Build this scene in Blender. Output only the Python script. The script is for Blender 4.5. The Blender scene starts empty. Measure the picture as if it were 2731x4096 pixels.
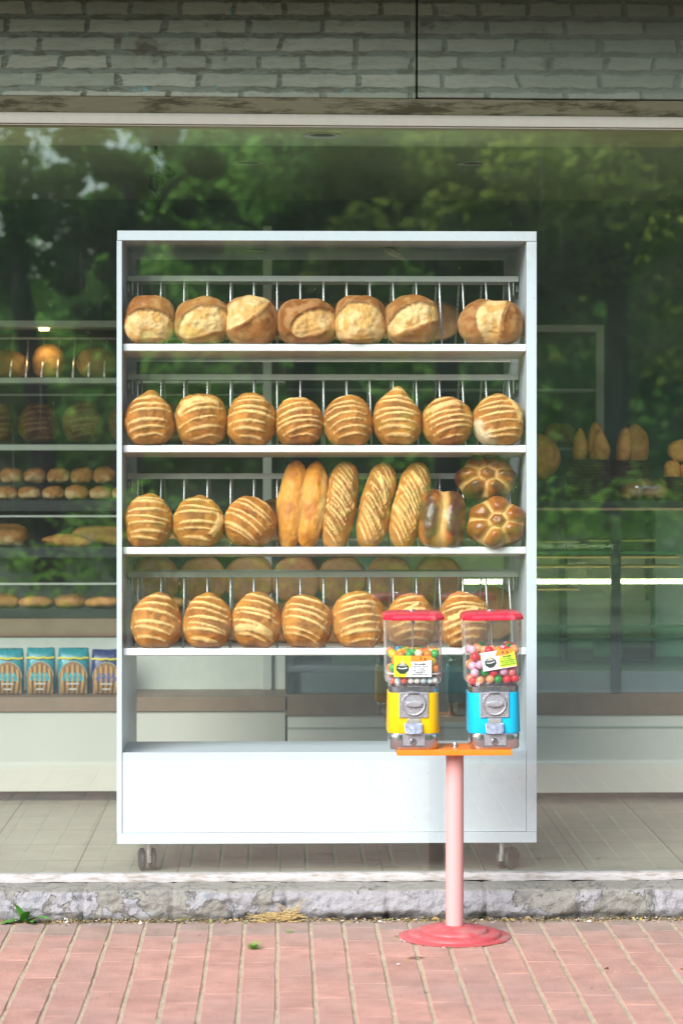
import bpy, bmesh, math, random
from mathutils import Vector, Matrix, noise
random.seed(7)
R = math.radians
PI = math.pi
scene = bpy.context.scene
col = scene.collection

# ---------------------------------------------------------------- camera model
F, CX, HY, CAMY, EYE = 10000.0, 1365.5, 1780.0, -7.95, 1.477
K = 2731.0/1568.0
TH = math.atan(245/10000)
def P(u, v, y):
    """point of the wall-parallel plane at depth y that the photograph shows at (u, v)"""
    d = y - CAMY
    a = (u*K - CX)/F
    x = d*(a*math.cos(TH) + math.sin(TH))/(math.cos(TH) - a*math.sin(TH))
    zc = x*math.sin(TH) + d*math.cos(TH)
    return Vector((x, y, EYE + (HY - v*K)/F*zc))
def S(y): return K*(y - CAMY)/F

cam = bpy.data.cameras.new('camera'); camo = bpy.data.objects.new('camera', cam); col.objects.link(camo)
camo.location = (0, CAMY, EYE); camo.rotation_euler = (R(90), 0, -TH)
cam.sensor_fit = 'VERTICAL'; cam.sensor_height = 36; cam.sensor_width = 24
cam.lens = F/4096*36; cam.shift_y = -(2048 - HY)/4096
cam.clip_start = .1; cam.clip_end = 2000
cam.dof.use_dof = True; cam.dof.focus_distance = 8.0; cam.dof.aperture_fstop = 3.2
scene.camera = camo

# ---------------------------------------------------------------- materials
def new_mat(name):
    m = bpy.data.materials.new(name); m.use_nodes = True
    nt = m.node_tree
    for n in list(nt.nodes): nt.nodes.remove(n)
    out = nt.nodes.new('ShaderNodeOutputMaterial')
    return m, nt, out
def N(nt, t, **kw):
    n = nt.nodes.new(t)
    for k, v in kw.items():
        if k in n.inputs: n.inputs[k].default_value = v
        else: setattr(n, k, v)
    return n
def L(nt, a, b): nt.links.new(a, b)
def c4(c): return (c[0], c[1], c[2], 1)
def ramp(nt, fac, stops, interp='LINEAR'):
    r = nt.nodes.new('ShaderNodeValToRGB'); r.color_ramp.interpolation = interp
    e = r.color_ramp.elements
    while len(e) < len(stops): e.new(.5)
    for i, (p, c) in enumerate(stops):
        e[i].position = p
        e[i].color = c4(c) if not isinstance(c, (int, float)) else (c, c, c, 1)
    L(nt, fac, r.inputs[0]); return r.outputs[0]
def mix(nt, fac, a, b, mode='MIX'):
    m = nt.nodes.new('ShaderNodeMix'); m.data_type = 'RGBA'; m.blend_type = mode
    for s, v in ((m.inputs[0], fac), (m.inputs[6], a), (m.inputs[7], b)):
        if isinstance(v, (int, float)): s.default_value = v
        elif isinstance(v, tuple): s.default_value = c4(v)
        else: L(nt, v, s)
    return m.outputs[2]
def math_n(nt, op, a, b=None, clamp=False):
    m = nt.nodes.new('ShaderNodeMath'); m.operation = op; m.use_clamp = clamp
    for s, v in ((m.inputs[0], a), (m.inputs[1], b)):
        if v is None: continue
        if isinstance(v, (int, float)): s.default_value = v
        else: L(nt, v, s)
    return m.outputs[0]
def coords(nt, kind='Object'): return nt.nodes.new('ShaderNodeTexCoord').outputs[kind]
def noise_n(nt, vec, scale, detail=4, rough=.55, dist=0):
    n = N(nt, 'ShaderNodeTexNoise', Scale=scale, Detail=detail, Roughness=rough, Distortion=dist)
    L(nt, vec, n.inputs['Vector']); return n.outputs['Fac']
def bsdf(nt, out, color, rough=.6, metal=0, bump=None, bstr=.3, bdist=.01, spec=.5):
    b = N(nt, 'ShaderNodeBsdfPrincipled', Metallic=metal)
    b.inputs['Specular IOR Level'].default_value = spec
    for key, v in (('Base Color', color), ('Roughness', rough)):
        if isinstance(v, (int, float)): b.inputs[key].default_value = v
        elif isinstance(v, tuple): b.inputs[key].default_value = c4(v)
        else: L(nt, v, b.inputs[key])
    if bump is not None:
        bn = N(nt, 'ShaderNodeBump', Strength=bstr, Distance=bdist)
        L(nt, bump, bn.inputs['Height']); L(nt, bn.outputs[0], b.inputs['Normal'])
    L(nt, b.outputs[0], out.inputs[0]); return b
def plain(name, c, rough=.5, metal=0, var=.12, scale=20, bstr=.1, dirt=None, dscale=6, damt=.5, spec=.5):
    """a paint, metal or plastic with uneven tone, fine relief and optional dirt"""
    m, nt, out = new_mat(name); co = coords(nt)
    n1 = noise_n(nt, co, scale, 5)
    cc = mix(nt, n1, tuple(x*(1-var) for x in c), tuple(min(1, x*(1+var)) for x in c))
    if dirt:
        n2 = noise_n(nt, co, dscale, 8, .65)
        cc = mix(nt, ramp(nt, n2, [(.52, 0.0), (.72, damt)]), cc, dirt)
    rg = ramp(nt, noise_n(nt, co, scale*1.7, 3), [(.3, max(0, rough-.07)), (.7, min(1, rough+.1))])
    bsdf(nt, out, cc, rg, metal, noise_n(nt, co, scale*6, 4), bstr, .002, spec)
    return m
def emit(name, c, s):
    m, nt, out = new_mat(name)
    e = N(nt, 'ShaderNodeEmission', Strength=s); e.inputs[0].default_value = c4(c)
    L(nt, e.outputs[0], out.inputs[0]); return m
def vcol_mat(name, rough=.6, nscale=60, bscale=140, bstr=.35, speck=None, var=.25, spec=.4):
    """colour attribute of the mesh, broken up by noise"""
    m, nt, out = new_mat(name); co = coords(nt)
    a = N(nt, 'ShaderNodeVertexColor', layer_name='Col').outputs[0]
    n1 = noise_n(nt, co, nscale, 6, .6)
    c = mix(nt, 1.0, a, ramp(nt, n1, [(.25, 1-var), (.75, 1+var*.5)]), 'MULTIPLY')
    if speck:
        n2 = noise_n(nt, co, 420, 2)
        c = mix(nt, ramp(nt, n2, [(.66, 0.0), (.74, .55)]), c, speck)
    bsdf(nt, out, c, rough, 0, noise_n(nt, co, bscale, 6, .6), bstr, .004, spec)
    return m
def thin_glass(name, tint, refl, rough=0.0, dirt=None, gtint=(1, 1, 1), fres=1.0):
    m, nt, out = new_mat(name)
    t = N(nt, 'ShaderNodeBsdfTransparent'); t.inputs[0].default_value = c4(tint)
    g = N(nt, 'ShaderNodeBsdfGlossy', Roughness=rough); g.inputs[0].default_value = c4(gtint)
    lw = N(nt, 'ShaderNodeLayerWeight', Blend=.5).outputs['Facing']
    fr = math_n(nt, 'ADD', math_n(nt, 'MULTIPLY', math_n(nt, 'POWER', lw, 5), .92), .04)
    f = math_n(nt, 'ADD', math_n(nt, 'MULTIPLY', fr, fres), refl, True)
    mx = nt.nodes.new('ShaderNodeMixShader'); L(nt, f, mx.inputs[0]); L(nt, t.outputs[0], mx.inputs[1]); L(nt, g.outputs[0], mx.inputs[2])
    res = mx.outputs[0]
    if dirt:
        d = N(nt, 'ShaderNodeBsdfDiffuse'); d.inputs[0].default_value = (.75, .78, .74, 1)  # diffuse film, for dirt and for painted haze
        m2 = nt.nodes.new('ShaderNodeMixShader'); L(nt, dirt(nt), m2.inputs[0]); L(nt, res, m2.inputs[1]); L(nt, d.outputs[0], m2.inputs[2])
        res = m2.outputs[0]
    L(nt, res, out.inputs[0]); return m

# ---------------------------------------------------------------- mesh helpers
def bx(bm, x0, x1, y0, y1, z0, z1):
    v = [bm.verts.new((x, y, z)) for z in (z0, z1) for y in (y0, y1) for x in (x0, x1)]
    for f in ((0,2,3,1), (4,5,7,6), (0,1,5,4), (2,6,7,3), (0,4,6,2), (1,3,7,5)):
        bm.faces.new([v[i] for i in f])
    return v
def box(x0, x1, y0, y1, z0, z1):
    bm = bmesh.new(); bx(bm, x0, x1, y0, y1, z0, z1); return bm
def frame_of(d):
    d = d.normalized(); up = Vector((0, 0, 1)) if abs(d.z) < .9 else Vector((1, 0, 0))
    a = d.cross(up).normalized(); return a, d.cross(a).normalized()
def tube(bm, pts, rad, seg=10, cap=True):
    pts = [Vector(p) for p in pts]
    if not isinstance(rad, (list, tuple)): rad = [rad]*len(pts)
    rings = []
    for i, p in enumerate(pts):
        d = pts[min(i+1, len(pts)-1)] - pts[max(i-1, 0)]
        a, b = frame_of(d)
        rings.append([bm.verts.new(p + (a*math.cos(t) + b*math.sin(t))*rad[i]) for t in [2*PI*k/seg for k in range(seg)]])
    for r0, r1 in zip(rings, rings[1:]):
        for k in range(seg): bm.faces.new((r0[k], r0[(k+1) % seg], r1[(k+1) % seg], r1[k]))
    if cap:
        bm.faces.new(rings[0][::-1]); bm.faces.new(rings[-1])
def loft(bm, rings, cap0=True, cap1=True, closed=True):
    vs = [[bm.verts.new(p) for p in r] for r in rings]
    n = len(vs[0])
    for a, b in zip(vs, vs[1:]):
        for k in range(n if closed else n-1): bm.faces.new((a[k], a[(k+1) % n], b[(k+1) % n], b[k]))
    if cap0: bm.faces.new(vs[0][::-1])
    if cap1: bm.faces.new(vs[-1])
def lathe(bm, prof, c=(0, 0, 0), seg=40, axis='z'):
    rings = []
    for r, h in prof:
        ring = []
        for k in range(seg):
            t = 2*PI*k/seg; p = (r*math.cos(t), r*math.sin(t), h)
            if axis == 'y': p = (p[0], -p[2], p[1])
            if axis == 'x': p = (p[2], p[0], p[1])
            ring.append((c[0]+p[0], c[1]+p[1], c[2]+p[2]))
        rings.append(ring)
    loft(bm, rings)
def rsq(hw, hd, r, z, cx=0, cy=0, n=6):
    """rounded rectangle outline"""
    pts = []
    for sx, sy, a0 in ((1, -1, -90), (1, 1, 0), (-1, 1, 90), (-1, -1, 180)):
        for k in range(n+1):
            t = R(a0 + 90*k/n)
            pts.append((cx + sx*(hw-r) + r*math.cos(t), cy + sy*(hd-r) + r*math.sin(t), z))
    return pts
def prism(bm, poly, y0, y1):
    """polygon in x, z pushed from y0 to y1"""
    loft(bm, [[(x, y0, z) for x, z in poly], [(x, y1, z) for x, z in poly]])
def woff(o):
    v = Vector((0, 0, 0))
    while o: v += o.location; o = o.parent
    return v
def obj(name, bm, m=None, parent=None, smooth=False, bevel=0, origin=None, local=False):
    """links bm (in world coordinates) as one object; the origin is the parent's unless given"""
    org = Vector(origin) if origin is not None else (woff(parent) if parent else Vector((0, 0, 0)))
    if not local: bmesh.ops.translate(bm, verts=bm.verts, vec=-org)
    bmesh.ops.recalc_face_normals(bm, faces=bm.faces)
    me = bpy.data.meshes.new(name); bm.to_mesh(me); bm.free()
    if smooth:
        for p in me.polygons: p.use_smooth = True
    o = bpy.data.objects.new(name, me); col.objects.link(o)
    if m: me.materials.append(m)
    if parent: o.parent = parent
    o.location = org - (woff(parent) if parent else Vector((0, 0, 0)))
    if bevel:
        b = o.modifiers.new('bevel', 'BEVEL'); b.width = bevel; b.segments = 2; b.limit_method = 'ANGLE'; b.angle_limit = R(35)
        if not smooth:
            for p in me.polygons: p.use_smooth = True
            w = o.modifiers.new('wn', 'WEIGHTED_NORMAL'); w.keep_sharp = True
    elif smooth == 'auto':
        me.set_sharp_from_angle(angle=R(40))
    return o
def tag(o, label=None, cat=None, group=None, kind=None):
    if label: o['label'] = label
    if cat: o['category'] = cat
    if group: o['group'] = group
    if kind: o['kind'] = kind
    return o
def thing(name, label, cat, loc=(0, 0, 0), group=None):
    o = bpy.data.objects.new(name, None); col.objects.link(o); o.location = loc; o.empty_display_size = .1
    return tag(o, label, cat, group)
def copy_tree(o, parent=None):
    c = o.copy(); col.objects.link(c)
    if parent: c.parent = parent
    for ch in list(o.children): copy_tree(ch, c)
    return c
def text(s, size, p, m, parent, name='lettering', rot=(R(90), 0, 0), align='CENTER', bold=0, sx=1, rotm=None):
    cu = bpy.data.curves.new(name, 'FONT'); cu.body = s; cu.size = size; cu.align_x = align; cu.align_y = 'CENTER'
    cu.offset = bold; cu.extrude = .0002; cu.resolution_u = 3
    t = bpy.data.objects.new(name, cu); col.objects.link(t)
    dg = bpy.context.evaluated_depsgraph_get()
    me = bpy.data.meshes.new_from_object(t.evaluated_get(dg)); me.name = name
    bpy.data.objects.remove(t); bpy.data.curves.remove(cu)
    mt = Matrix.Diagonal((sx, 1, 1, 1))
    rm = rotm if rotm is not None else Matrix.Rotation(rot[0], 4, 'X')
    me.transform(rm @ mt)
    me.materials.clear(); me.materials.append(m)
    o = bpy.data.objects.new(name, me); col.objects.link(o)
    if parent: o.parent = parent
    o.location = Vector(p) - (woff(parent) if parent else Vector((0, 0, 0)))
    return o
def fbm(p, oct=4, lac=2.0, gain=.5):
    s, a = 0, 1
    p = Vector(p)
    for _ in range(oct):
        s += a*noise.noise(p); p = p*lac; a *= gain
    return s
def sstep(a, b, x):
    t = max(0, min(1, (x-a)/(b-a))); return t*t*(3-2*t)
def lerp3(a, b, t): return tuple(a[i]+(b[i]-a[i])*t for i in range(3))
# ================================================================ light and sky
w = bpy.data.worlds.new('World'); scene.world = w; w.use_nodes = True
nt = w.node_tree
bg = nt.nodes['Background']
sky = nt.nodes.new('ShaderNodeTexSky'); sky.sky_type = 'NISHITA'; sky.sun_disc = False
SUN_EL, SUN_AZ = 34, 32
sky.sun_elevation = R(SUN_EL); sky.sun_rotation = R(180 + SUN_AZ)
sky.air_density = 1.0; sky.dust_density = 1.0; sky.ozone_density = 1.0
nt.links.new(sky.outputs[0], bg.inputs[0]); bg.inputs[1].default_value = .15
sl = bpy.data.lights.new('sun', 'SUN'); sl.energy = 5.0; sl.angle = R(42); sl.color = (1, 1, .99)
so = bpy.data.objects.new('sun', sl); col.objects.link(so); so.rotation_euler = (R(90-SUN_EL), 0, R(-SUN_AZ)); so.location = (-3, -15, 20)
scene.view_settings.view_transform = 'Standard'; scene.view_settings.look = 'None'; scene.view_settings.exposure = 0
scene.render.engine = 'CYCLES'
scene.cycles.max_bounces = 10; scene.cycles.transparent_max_bounces = 16
scene.cycles.use_denoising = True
scene.cycles.film_exposure = 1.55
scene.cycles.caustics_reflective = False; scene.cycles.caustics_refractive = False

# ================================================================ pavement
def paver_mat():
    m, nt, out = new_mat('paver red concrete'); co = coords(nt)
    a = N(nt, 'ShaderNodeVertexColor', layer_name='Col').outputs[0]
    n1 = noise_n(nt, co, 9, 8, .65); n2 = noise_n(nt, co, 160, 4, .7); n3 = noise_n(nt, co, 2.2, 5, .6)
    c = mix(nt, 1.0, a, ramp(nt, n1, [(.25, .66), (.75, 1.2)]), 'MULTIPLY')
    c = mix(nt, ramp(nt, n3, [(.42, 0.0), (.68, .55)]), c, (.33, .225, .19))
    c = mix(nt, ramp(nt, n2, [(.6, 0.0), (.75, .45)]), c, (.46, .37, .33))
    sp = N(nt, 'ShaderNodeTexVoronoi', Scale=75); L(nt, co, sp.inputs['Vector'])
    c = mix(nt, ramp(nt, sp.outputs['Distance'], [(.04, .8), (.09, 0.0)]), c, (.15, .11, .09))
    bsdf(nt, out, c, .88, 0, math_n(nt, 'ADD', n2, math_n(nt, 'MULTIPLY', n1, 1.5)), .8, .005)
    return m
def make_pavement():
    bm = bmesh.new(); cl = bm.loops.layers.float_color.new('Col')
    xs0 = P(240, 2130, -.2)[0]
    px, py = .1012, .2
    for i in range(-52, 53):
        x0 = P(561.5, 2145, P(0,0,0)[1]-.25)[0] + i*px
        off = random.uniform(0, .2)
        for j in range(0, 17):
            y1 = -.196 - (j-1)*py - off; y0 = y1 - py
            y1 = min(y1, -.182)
            if y1 - y0 < .03: continue
            g = .0037 + random.uniform(-.0012, .0012)
            z = random.uniform(-.0005, .0005)
            tz = random.uniform(-.0007, .0007)
            a0, a1, b0, b1 = x0+g, x0+px-g, y0+.0003, y1-.0003
            e = .0032
            top = [bm.verts.new((x, y, z + tz*(1 if x > a0+.03 else -1))) for x, y in ((a0+e, b0+.0012), (a1-e, b0+.0012), (a1-e, b1-.0012), (a0+e, b1-.0012))]
            mid = [bm.verts.new((x, y, z-e)) for x, y in ((a0, b0), (a1, b0), (a1, b1), (a0, b1))]
            bot = [bm.verts.new((x, y, z-.04)) for x, y in ((a0, b0), (a1, b0), (a1, b1), (a0, b1))]
            fs = [bm.faces.new(top)]
            for A, B in ((top, mid), (mid, bot)):
                for k in range(4): fs.append(bm.faces.new((A[k], B[k], B[(k+1) % 4], A[(k+1) % 4])))
            t = .35 + .3*random.random(); base = lerp3((.47, .235, .18), (.52, .285, .225), t)
            dk = random.uniform(.93, 1.05)
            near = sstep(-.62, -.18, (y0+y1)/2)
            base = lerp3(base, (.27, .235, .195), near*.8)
            base = tuple(c*dk for c in base)
            for f in fs:
                for l in f.loops: l[cl] = (*base, 1)
    o = obj('pavement', bm, paver_mat()); tag(o, kind='structure')
    # sandy bed that shows in the joints
    m, nt, out = new_mat('joint sand'); co = coords(nt)
    n1 = noise_n(nt, co, 14, 6, .7); n2 = noise_n(nt, co, 190, 3)
    c = ramp(nt, n1, [(.25, (.10, .08, .04)), (.40, (.40, .33, .22)), (.62, (.52, .44, .31)), (.78, (.22, .23, .07))])
    c = mix(nt, ramp(nt, n2, [(.30, .6), (.55, 0.0)]), c, (.16, .12, .07))
    bsdf(nt, out, c, .95, 0, n2, .8, .006)
    bm = bmesh.new()
    X0, X1, Y0, Y1 = -6, 6, -3.6, -.17
    nx, ny = 300, 60
    g = [[bm.verts.new((X0+(X1-X0)*i/nx, Y0+(Y1-Y0)*j/ny, -.0028 + .0030*fbm((i*.7, j*2.1, 3), 3))) for i in range(nx+1)] for j in range(ny+1)]
    for j in range(ny):
        for i in range(nx): bm.faces.new((g[j][i], g[j][i+1], g[j+1][i+1], g[j+1][i]))
    tag(obj('sand_bed', bm, m, smooth=True), kind='structure')
make_pavement()
def big_ground():
    m = plain('asphalt', (.06, .06, .062), .85, 0, .25, 30, .4)
    bm = bmesh.new(); v = [bm.verts.new(p) for p in ((-600, -1200, -.14), (600, -1200, -.14), (600, 600, -.14), (-600, 600, -.14))]; bm.faces.new(v)
    tag(obj('ground', bm, m), kind='structure')
    tag(obj('kerb', box(-40, 40, -3.75, -3.6, -.13, .0), plain('kerb stone', (.36, .35, .33), .8), bevel=.01), kind='structure')
    g = plain('park grass', (.07, .13, .03), .9, 0, .4, 3, .5)
    bm = bmesh.new(); v = [bm.verts.new(p) for p in ((-80, -90, -.06), (80, -90, -.06), (80, -12.5, -.06), (-80, -12.5, -.06))]; bm.faces.new(v)
    tag(obj('park_lawn', bm, g), kind='structure')
big_ground()

# ================================================================ shop front
front = thing('shopfront', 'worn bakery shopfront with painted brick beam above one wide window', 'shopfront', (0, 0, 0))
M = {}
BRICK_DZ = .0563*round(P(700, 185, -.12).z/.0563) + .0563*.5 - P(700, 185, -.12).z
def fascia_mat():
    m, nt, out = new_mat('painted brick beam')
    co = coords(nt)
    sep = nt.nodes.new('ShaderNodeSeparateXYZ'); L(nt, co, sep.inputs[0])
    nx = noise_n(nt, co, 3.2, 5); nz = N(nt, 'ShaderNodeTexNoise', Scale=16, Detail=5); L(nt, co, nz.inputs['Vector'])
    dx = math_n(nt, 'MULTIPLY', math_n(nt, 'SUBTRACT', nx, .5), .16)
    dz = math_n(nt, 'MULTIPLY', math_n(nt, 'SUBTRACT', nz.outputs[0], .5), .019)
    cb = nt.nodes.new('ShaderNodeCombineXYZ')
    L(nt, math_n(nt, 'ADD', sep.outputs[0], dx), cb.inputs[0])
    L(nt, math_n(nt, 'ADD', math_n(nt, 'ADD', sep.outputs[2], BRICK_DZ), dz), cb.inputs[1])
    br = nt.nodes.new('ShaderNodeTexBrick'); L(nt, cb.outputs[0], br.inputs['Vector'])
    br.offset = .43; br.squash = .62; br.squash_frequency = 3
    for k, v in (('Scale', 1), ('Mortar Size', .0135), ('Mortar Smooth', .9), ('Brick Width', .25), ('Row Height', .0563)): br.inputs[k].default_value = v
    br.inputs['Color1'].default_value = (.15, .175, .13, 1); br.inputs['Color2'].default_value = (.21, .235, .18, 1); br.inputs['Mortar'].default_value = (.095, .118, .085, 1)
    fac = br.outputs['Fac']
    big = noise_n(nt, co, 2.0, 3)
    st = nt.nodes.new('ShaderNodeMapping'); st.inputs['Scale'].default_value = (4, 4, 16); L(nt, co, st.inputs[0])
    streak = noise_n(nt, st.outputs[0], 3.4, 8, .7, .5)
    grain = noise_n(nt, co, 45, 6, .7)
    c = mix(nt, ramp(nt, math_n(nt, 'ADD', fac, math_n(nt, 'MULTIPLY', math_n(nt, 'SUBTRACT', grain, .5), .5)), [(.25, 0.0), (.5, 1.0)]), br.outputs['Color'], (.088, .108, .080))
    dm = math_n(nt, 'MULTIPLY', ramp(nt, streak, [(.475, 0.0), (.545, .95)]), ramp(nt, fac, [(.1, .20), (.6, .9)]))
    c = mix(nt, dm, c, (.040, .044, .022))
    teal = math_n(nt, 'MULTIPLY', ramp(nt, noise_n(nt, co, 28, 7, .75), [(.62, 0.0), (.66, 1.0)]), ramp(nt, fac, [(.05, .0), (.5, .8)]))
    c = mix(nt, teal, c, (.07, .2, .22))
    spot = ramp(nt, noise_n(nt, co, 5.5, 7, .7), [(.61, 0.0), (.70, .9)])
    c = mix(nt, spot, c, (.035, .028, .015))
    c = mix(nt, ramp(nt, big, [(.35, .0), (.7, .35)]), c, (.085, .105, .08))
    c = mix(nt, ramp(nt, math_n(nt, 'ADD', math_n(nt, 'MULTIPLY', sep.outputs[0], .30), math_n(nt, 'MULTIPLY', noise_n(nt, co, 1.5, 3), .5)), [(.22, 0.0), (.62, .62)]), c, (.075, .092, .07))
    bsdf(nt, out, c, .8, 0, math_n(nt, 'SUBTRACT', grain, math_n(nt, 'MULTIPLY', fac, .8)), .5, .007)
    return m
M['fascia'] = fascia_mat()
def grimy(name, base, dark, thr=(.5, .62), sc=(2, 2, 14), rough=.75):
    m, nt, out = new_mat(name); co = coords(nt)
    mp = nt.nodes.new('ShaderNodeMapping'); mp.inputs['Scale'].default_value = sc; L(nt, co, mp.inputs[0])
    n1 = noise_n(nt, mp.outputs[0], 3, 8, .7); n2 = noise_n(nt, co, 30, 6, .65)
    c = mix(nt, n2, tuple(x*.85 for x in base), tuple(min(1, x*1.1) for x in base))
    c = mix(nt, ramp(nt, n1, [(thr[0], 0.0), (thr[1], .85)]), c, dark)
    bsdf(nt, out, c, rough, 0, n1, .35, .004); return m
M['soffit'] = grimy('grimy soffit plaster', (.27, .33, .235), (.05, .055, .025))
M['frame'] = grimy('white window frame paint', (.33, .32, .265), (.16, .13, .08), (.68, .8), (2, 2, 2), .5)
M['sill'] = grimy('peeling white sill', (.42, .395, .385), (.24, .195, .155), (.48, .62), (5, 5, 30), .7)
# beam: two panels with a seam, very slightly out of level
FY, GZ = -.12, 2.5645
xs = P(957, 100, FY).x
def tilt(bm, amt=.0044, x0=0):
    for v in bm.verts: v.co.z -= (v.co.x - x0)*amt
for a, b in ((-4.2, xs-.0025), (xs+.0025, 4.2)):
    bm = box(a, b, FY, FY+.10, GZ + (0 if a < 0 else .003), 2.97); tilt(bm)
    obj('beam_panel', bm, M['fascia'], front, bevel=.005)
bm = bmesh.new(); loft(bm, [[(x, y, z_) for y, z_ in ((FY+.003, GZ-.0005), (-.036, 2.525), (-.02, 2.535), (-.02, 2.5635), (FY+.006, GZ-.0002))] for x in (-4.2, 4.2)]); tilt(bm); obj('soffit', bm, M['soffit'], front)
bm = box(-4.2, 4.2, FY+.11, 3.6, 2.65, 2.97); tilt(bm); obj('lintel', bm, M['soffit'], front)
obj('shade_slab', box(-4.2, 4.2, -.72, FY+.01, 2.985, 3.12), plain('canopy concrete', (.33, .33, .31), .85), front)  # unseen slab added above the beam to shade the upper front
obj('upper_wall', box(-4.2, 4.2, FY+.02, .2, 3.121, 6.5), plain('upper render', (.45, .43, .4), .85), front)
# window
wf = bmesh.new()
bx(wf, -4.2, 4.2, -.040, .02, 2.489, 2.5245)
bx(wf, -4.2, 4.2, -.034, -.022, 2.4835, 2.4886)
tilt(wf, .0044)
frame = obj('window_frame', wf, M['frame'], front, bevel=.003)
def dirt_haze_mask(nt):
    co = coords(nt)
    mp = nt.nodes.new('ShaderNodeMapping'); mp.inputs['Scale'].default_value = (30, 1, .55); L(nt, co, mp.inputs[0])
    s = noise_n(nt, mp.outputs[0], 2.0, 4, .6)
    big = noise_n(nt, co, 1.1, 3)
    st = math_n(nt, 'MULTIPLY', ramp(nt, s, [(.62, 0.0), (.78, .06)]), ramp(nt, big, [(.50, 0.0), (.66, 1.0)]))
    sm = ramp(nt, noise_n(nt, co, 3.0, 8, .7, 1.5), [(.3, .005), (.8, .017)])  # overall painted haze that lifts the dark areas, besides the dirt
    dt = N(nt, 'ShaderNodeTexVoronoi', Scale=24); L(nt, co, dt.inputs['Vector'])
    sp = ramp(nt, dt.outputs['Distance'], [(.03, .16), (.05, 0.0)])
    return math_n(nt, 'ADD', math_n(nt, 'ADD', st, sm), math_n(nt, 'MULTIPLY', sp, ramp(nt, big, [(.45, 0.0), (.6, 1.0)])), True)
M['pane'] = thin_glass('window glass', (.94, .985, .97), .135, 0.0, dirt_haze_mask, (.84, 1, .95))
bm = bmesh.new()
v = [bm.verts.new(p) for p in ((-4.2, 0, .112), (4.2, 0, .112), (4.2, 0, 2.51), (-4.2, 0, 2.51))]; bm.faces.new(v)
obj('pane', bm, M['pane'], frame)
# sill: white strip with a rough lower edge
bm = bmesh.new(); nx = 420
rows = []
for i in range(nx+1):
    x = -4.2 + 8.4*i/nx
    e = .004*fbm((x*9, 0, 1), 4); f = .003*fbm((x*25, 3, 1), 3)
    rows.append([bm.verts.new(p) for p in ((x, .012, .118), (x, -.02, .1185), (x, -.024 + f, .1165), (x, -.026+f*1.5, .106), (x, -.024 + f, .0935 + e), (x, .012, .09))])
for a, b in zip(rows, rows[1:]):
    for k in range(5): bm.faces.new((a[k], a[k+1], b[k+1], b[k]))
obj('sill', bm, M['sill'], front, smooth='auto')
# plinth of rough painted stone
def plinth_mat():
    m, nt, out = new_mat('peeling painted stone plinth'); co = coords(nt)
    sep = nt.nodes.new('ShaderNodeSeparateXYZ'); L(nt, co, sep.inputs[0])
    n1 = noise_n(nt, co, 7, 10, .64, .7); n2 = noise_n(nt, co, 60, 6, .7); n3 = noise_n(nt, co, 2.3, 4); n4 = noise_n(nt, co, 17, 6, .7, .4)
    c = mix(nt, n2, (.18, .168, .148), (.34, .32, .28))
    pm = ramp(nt, math_n(nt, 'ADD', n1, math_n(nt, 'MULTIPLY', n3, .35)), [(.66, 0.0), (.68, 1.0)])
    paint = mix(nt, n2, (.26, .25, .258), (.385, .37, .383))
    c = mix(nt, pm, c, paint)
    c = mix(nt, ramp(nt, n4, [(.57, 0.0), (.60, .45)]), c, (.10, .115, .13))
    bl = math_n(nt, 'MULTIPLY', ramp(nt, noise_n(nt, co, 16, 8, .72, .5), [(.60, 0.0), (.63, .5)]), ramp(nt, math_n(nt, 'ABSOLUTE', math_n(nt, 'ADD', sep.outputs[0], .32)), [(.25, 1.0), (.5, 0.0)]))
    c = mix(nt, bl, c, (.14, .29, .38))
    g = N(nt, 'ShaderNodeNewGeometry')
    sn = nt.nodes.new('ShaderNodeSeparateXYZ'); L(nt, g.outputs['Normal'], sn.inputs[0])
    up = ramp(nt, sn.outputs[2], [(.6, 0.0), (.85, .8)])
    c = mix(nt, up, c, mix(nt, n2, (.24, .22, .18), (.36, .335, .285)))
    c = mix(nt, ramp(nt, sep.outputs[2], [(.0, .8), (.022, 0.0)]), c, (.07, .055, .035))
    h = math_n(nt, 'ADD', math_n(nt, 'MULTIPLY', pm, .6), math_n(nt, 'MULTIPLY', n2, .9))
    bsdf(nt, out, c, .9, 0, h, 1.0, .016); return m
bm = bmesh.new(); prof = []
x0, x1, nx = -4.2, 4.2, 1000
cracks = [P(u, 2080, -.17).x for u in (-60, 190, 395, 535, 655, 890, 1115, 1330, 1500)]
cols = []
for i in range(nx+1):
    x = x0 + (x1-x0)*i/nx
    ck = max(math.exp(-((x-c - .006*fbm((0, c, 5), 2))/.006)**2) for c in cracks)
    r = []
    for k in range(15):
        z = .091*k/14
        d = .014*fbm((x*7, z*18, 2), 5) + .007*fbm((x*40, z*50, 8), 4)
        under = sstep(.035, .0, z)*(.018 + .022*max(0, fbm((x*5, 0, 9), 3)))*sstep(-1.0, .3, x)
        rnd = sstep(.068, .091, z)*.008
        r.append(bm.verts.new((x, -.178 - d*.9 + under + rnd + ck*.013, z - .003)))
    for k in range(1, 9):
        y = -.168 + .145*k/8
        r.append(bm.verts.new((x, y, .0905 + .0022*fbm((x*12, y*30, 4), 3) - ck*.003 + (.002 if k > 3 else 0))))
    cols.append(r)
for a, b in zip(cols, cols[1:]):
    for k in range(len(a)-1): bm.faces.new((a[k], b[k], b[k+1], a[k+1]))
obj('plinth', bm, plinth_mat(), front, smooth=True)

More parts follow.
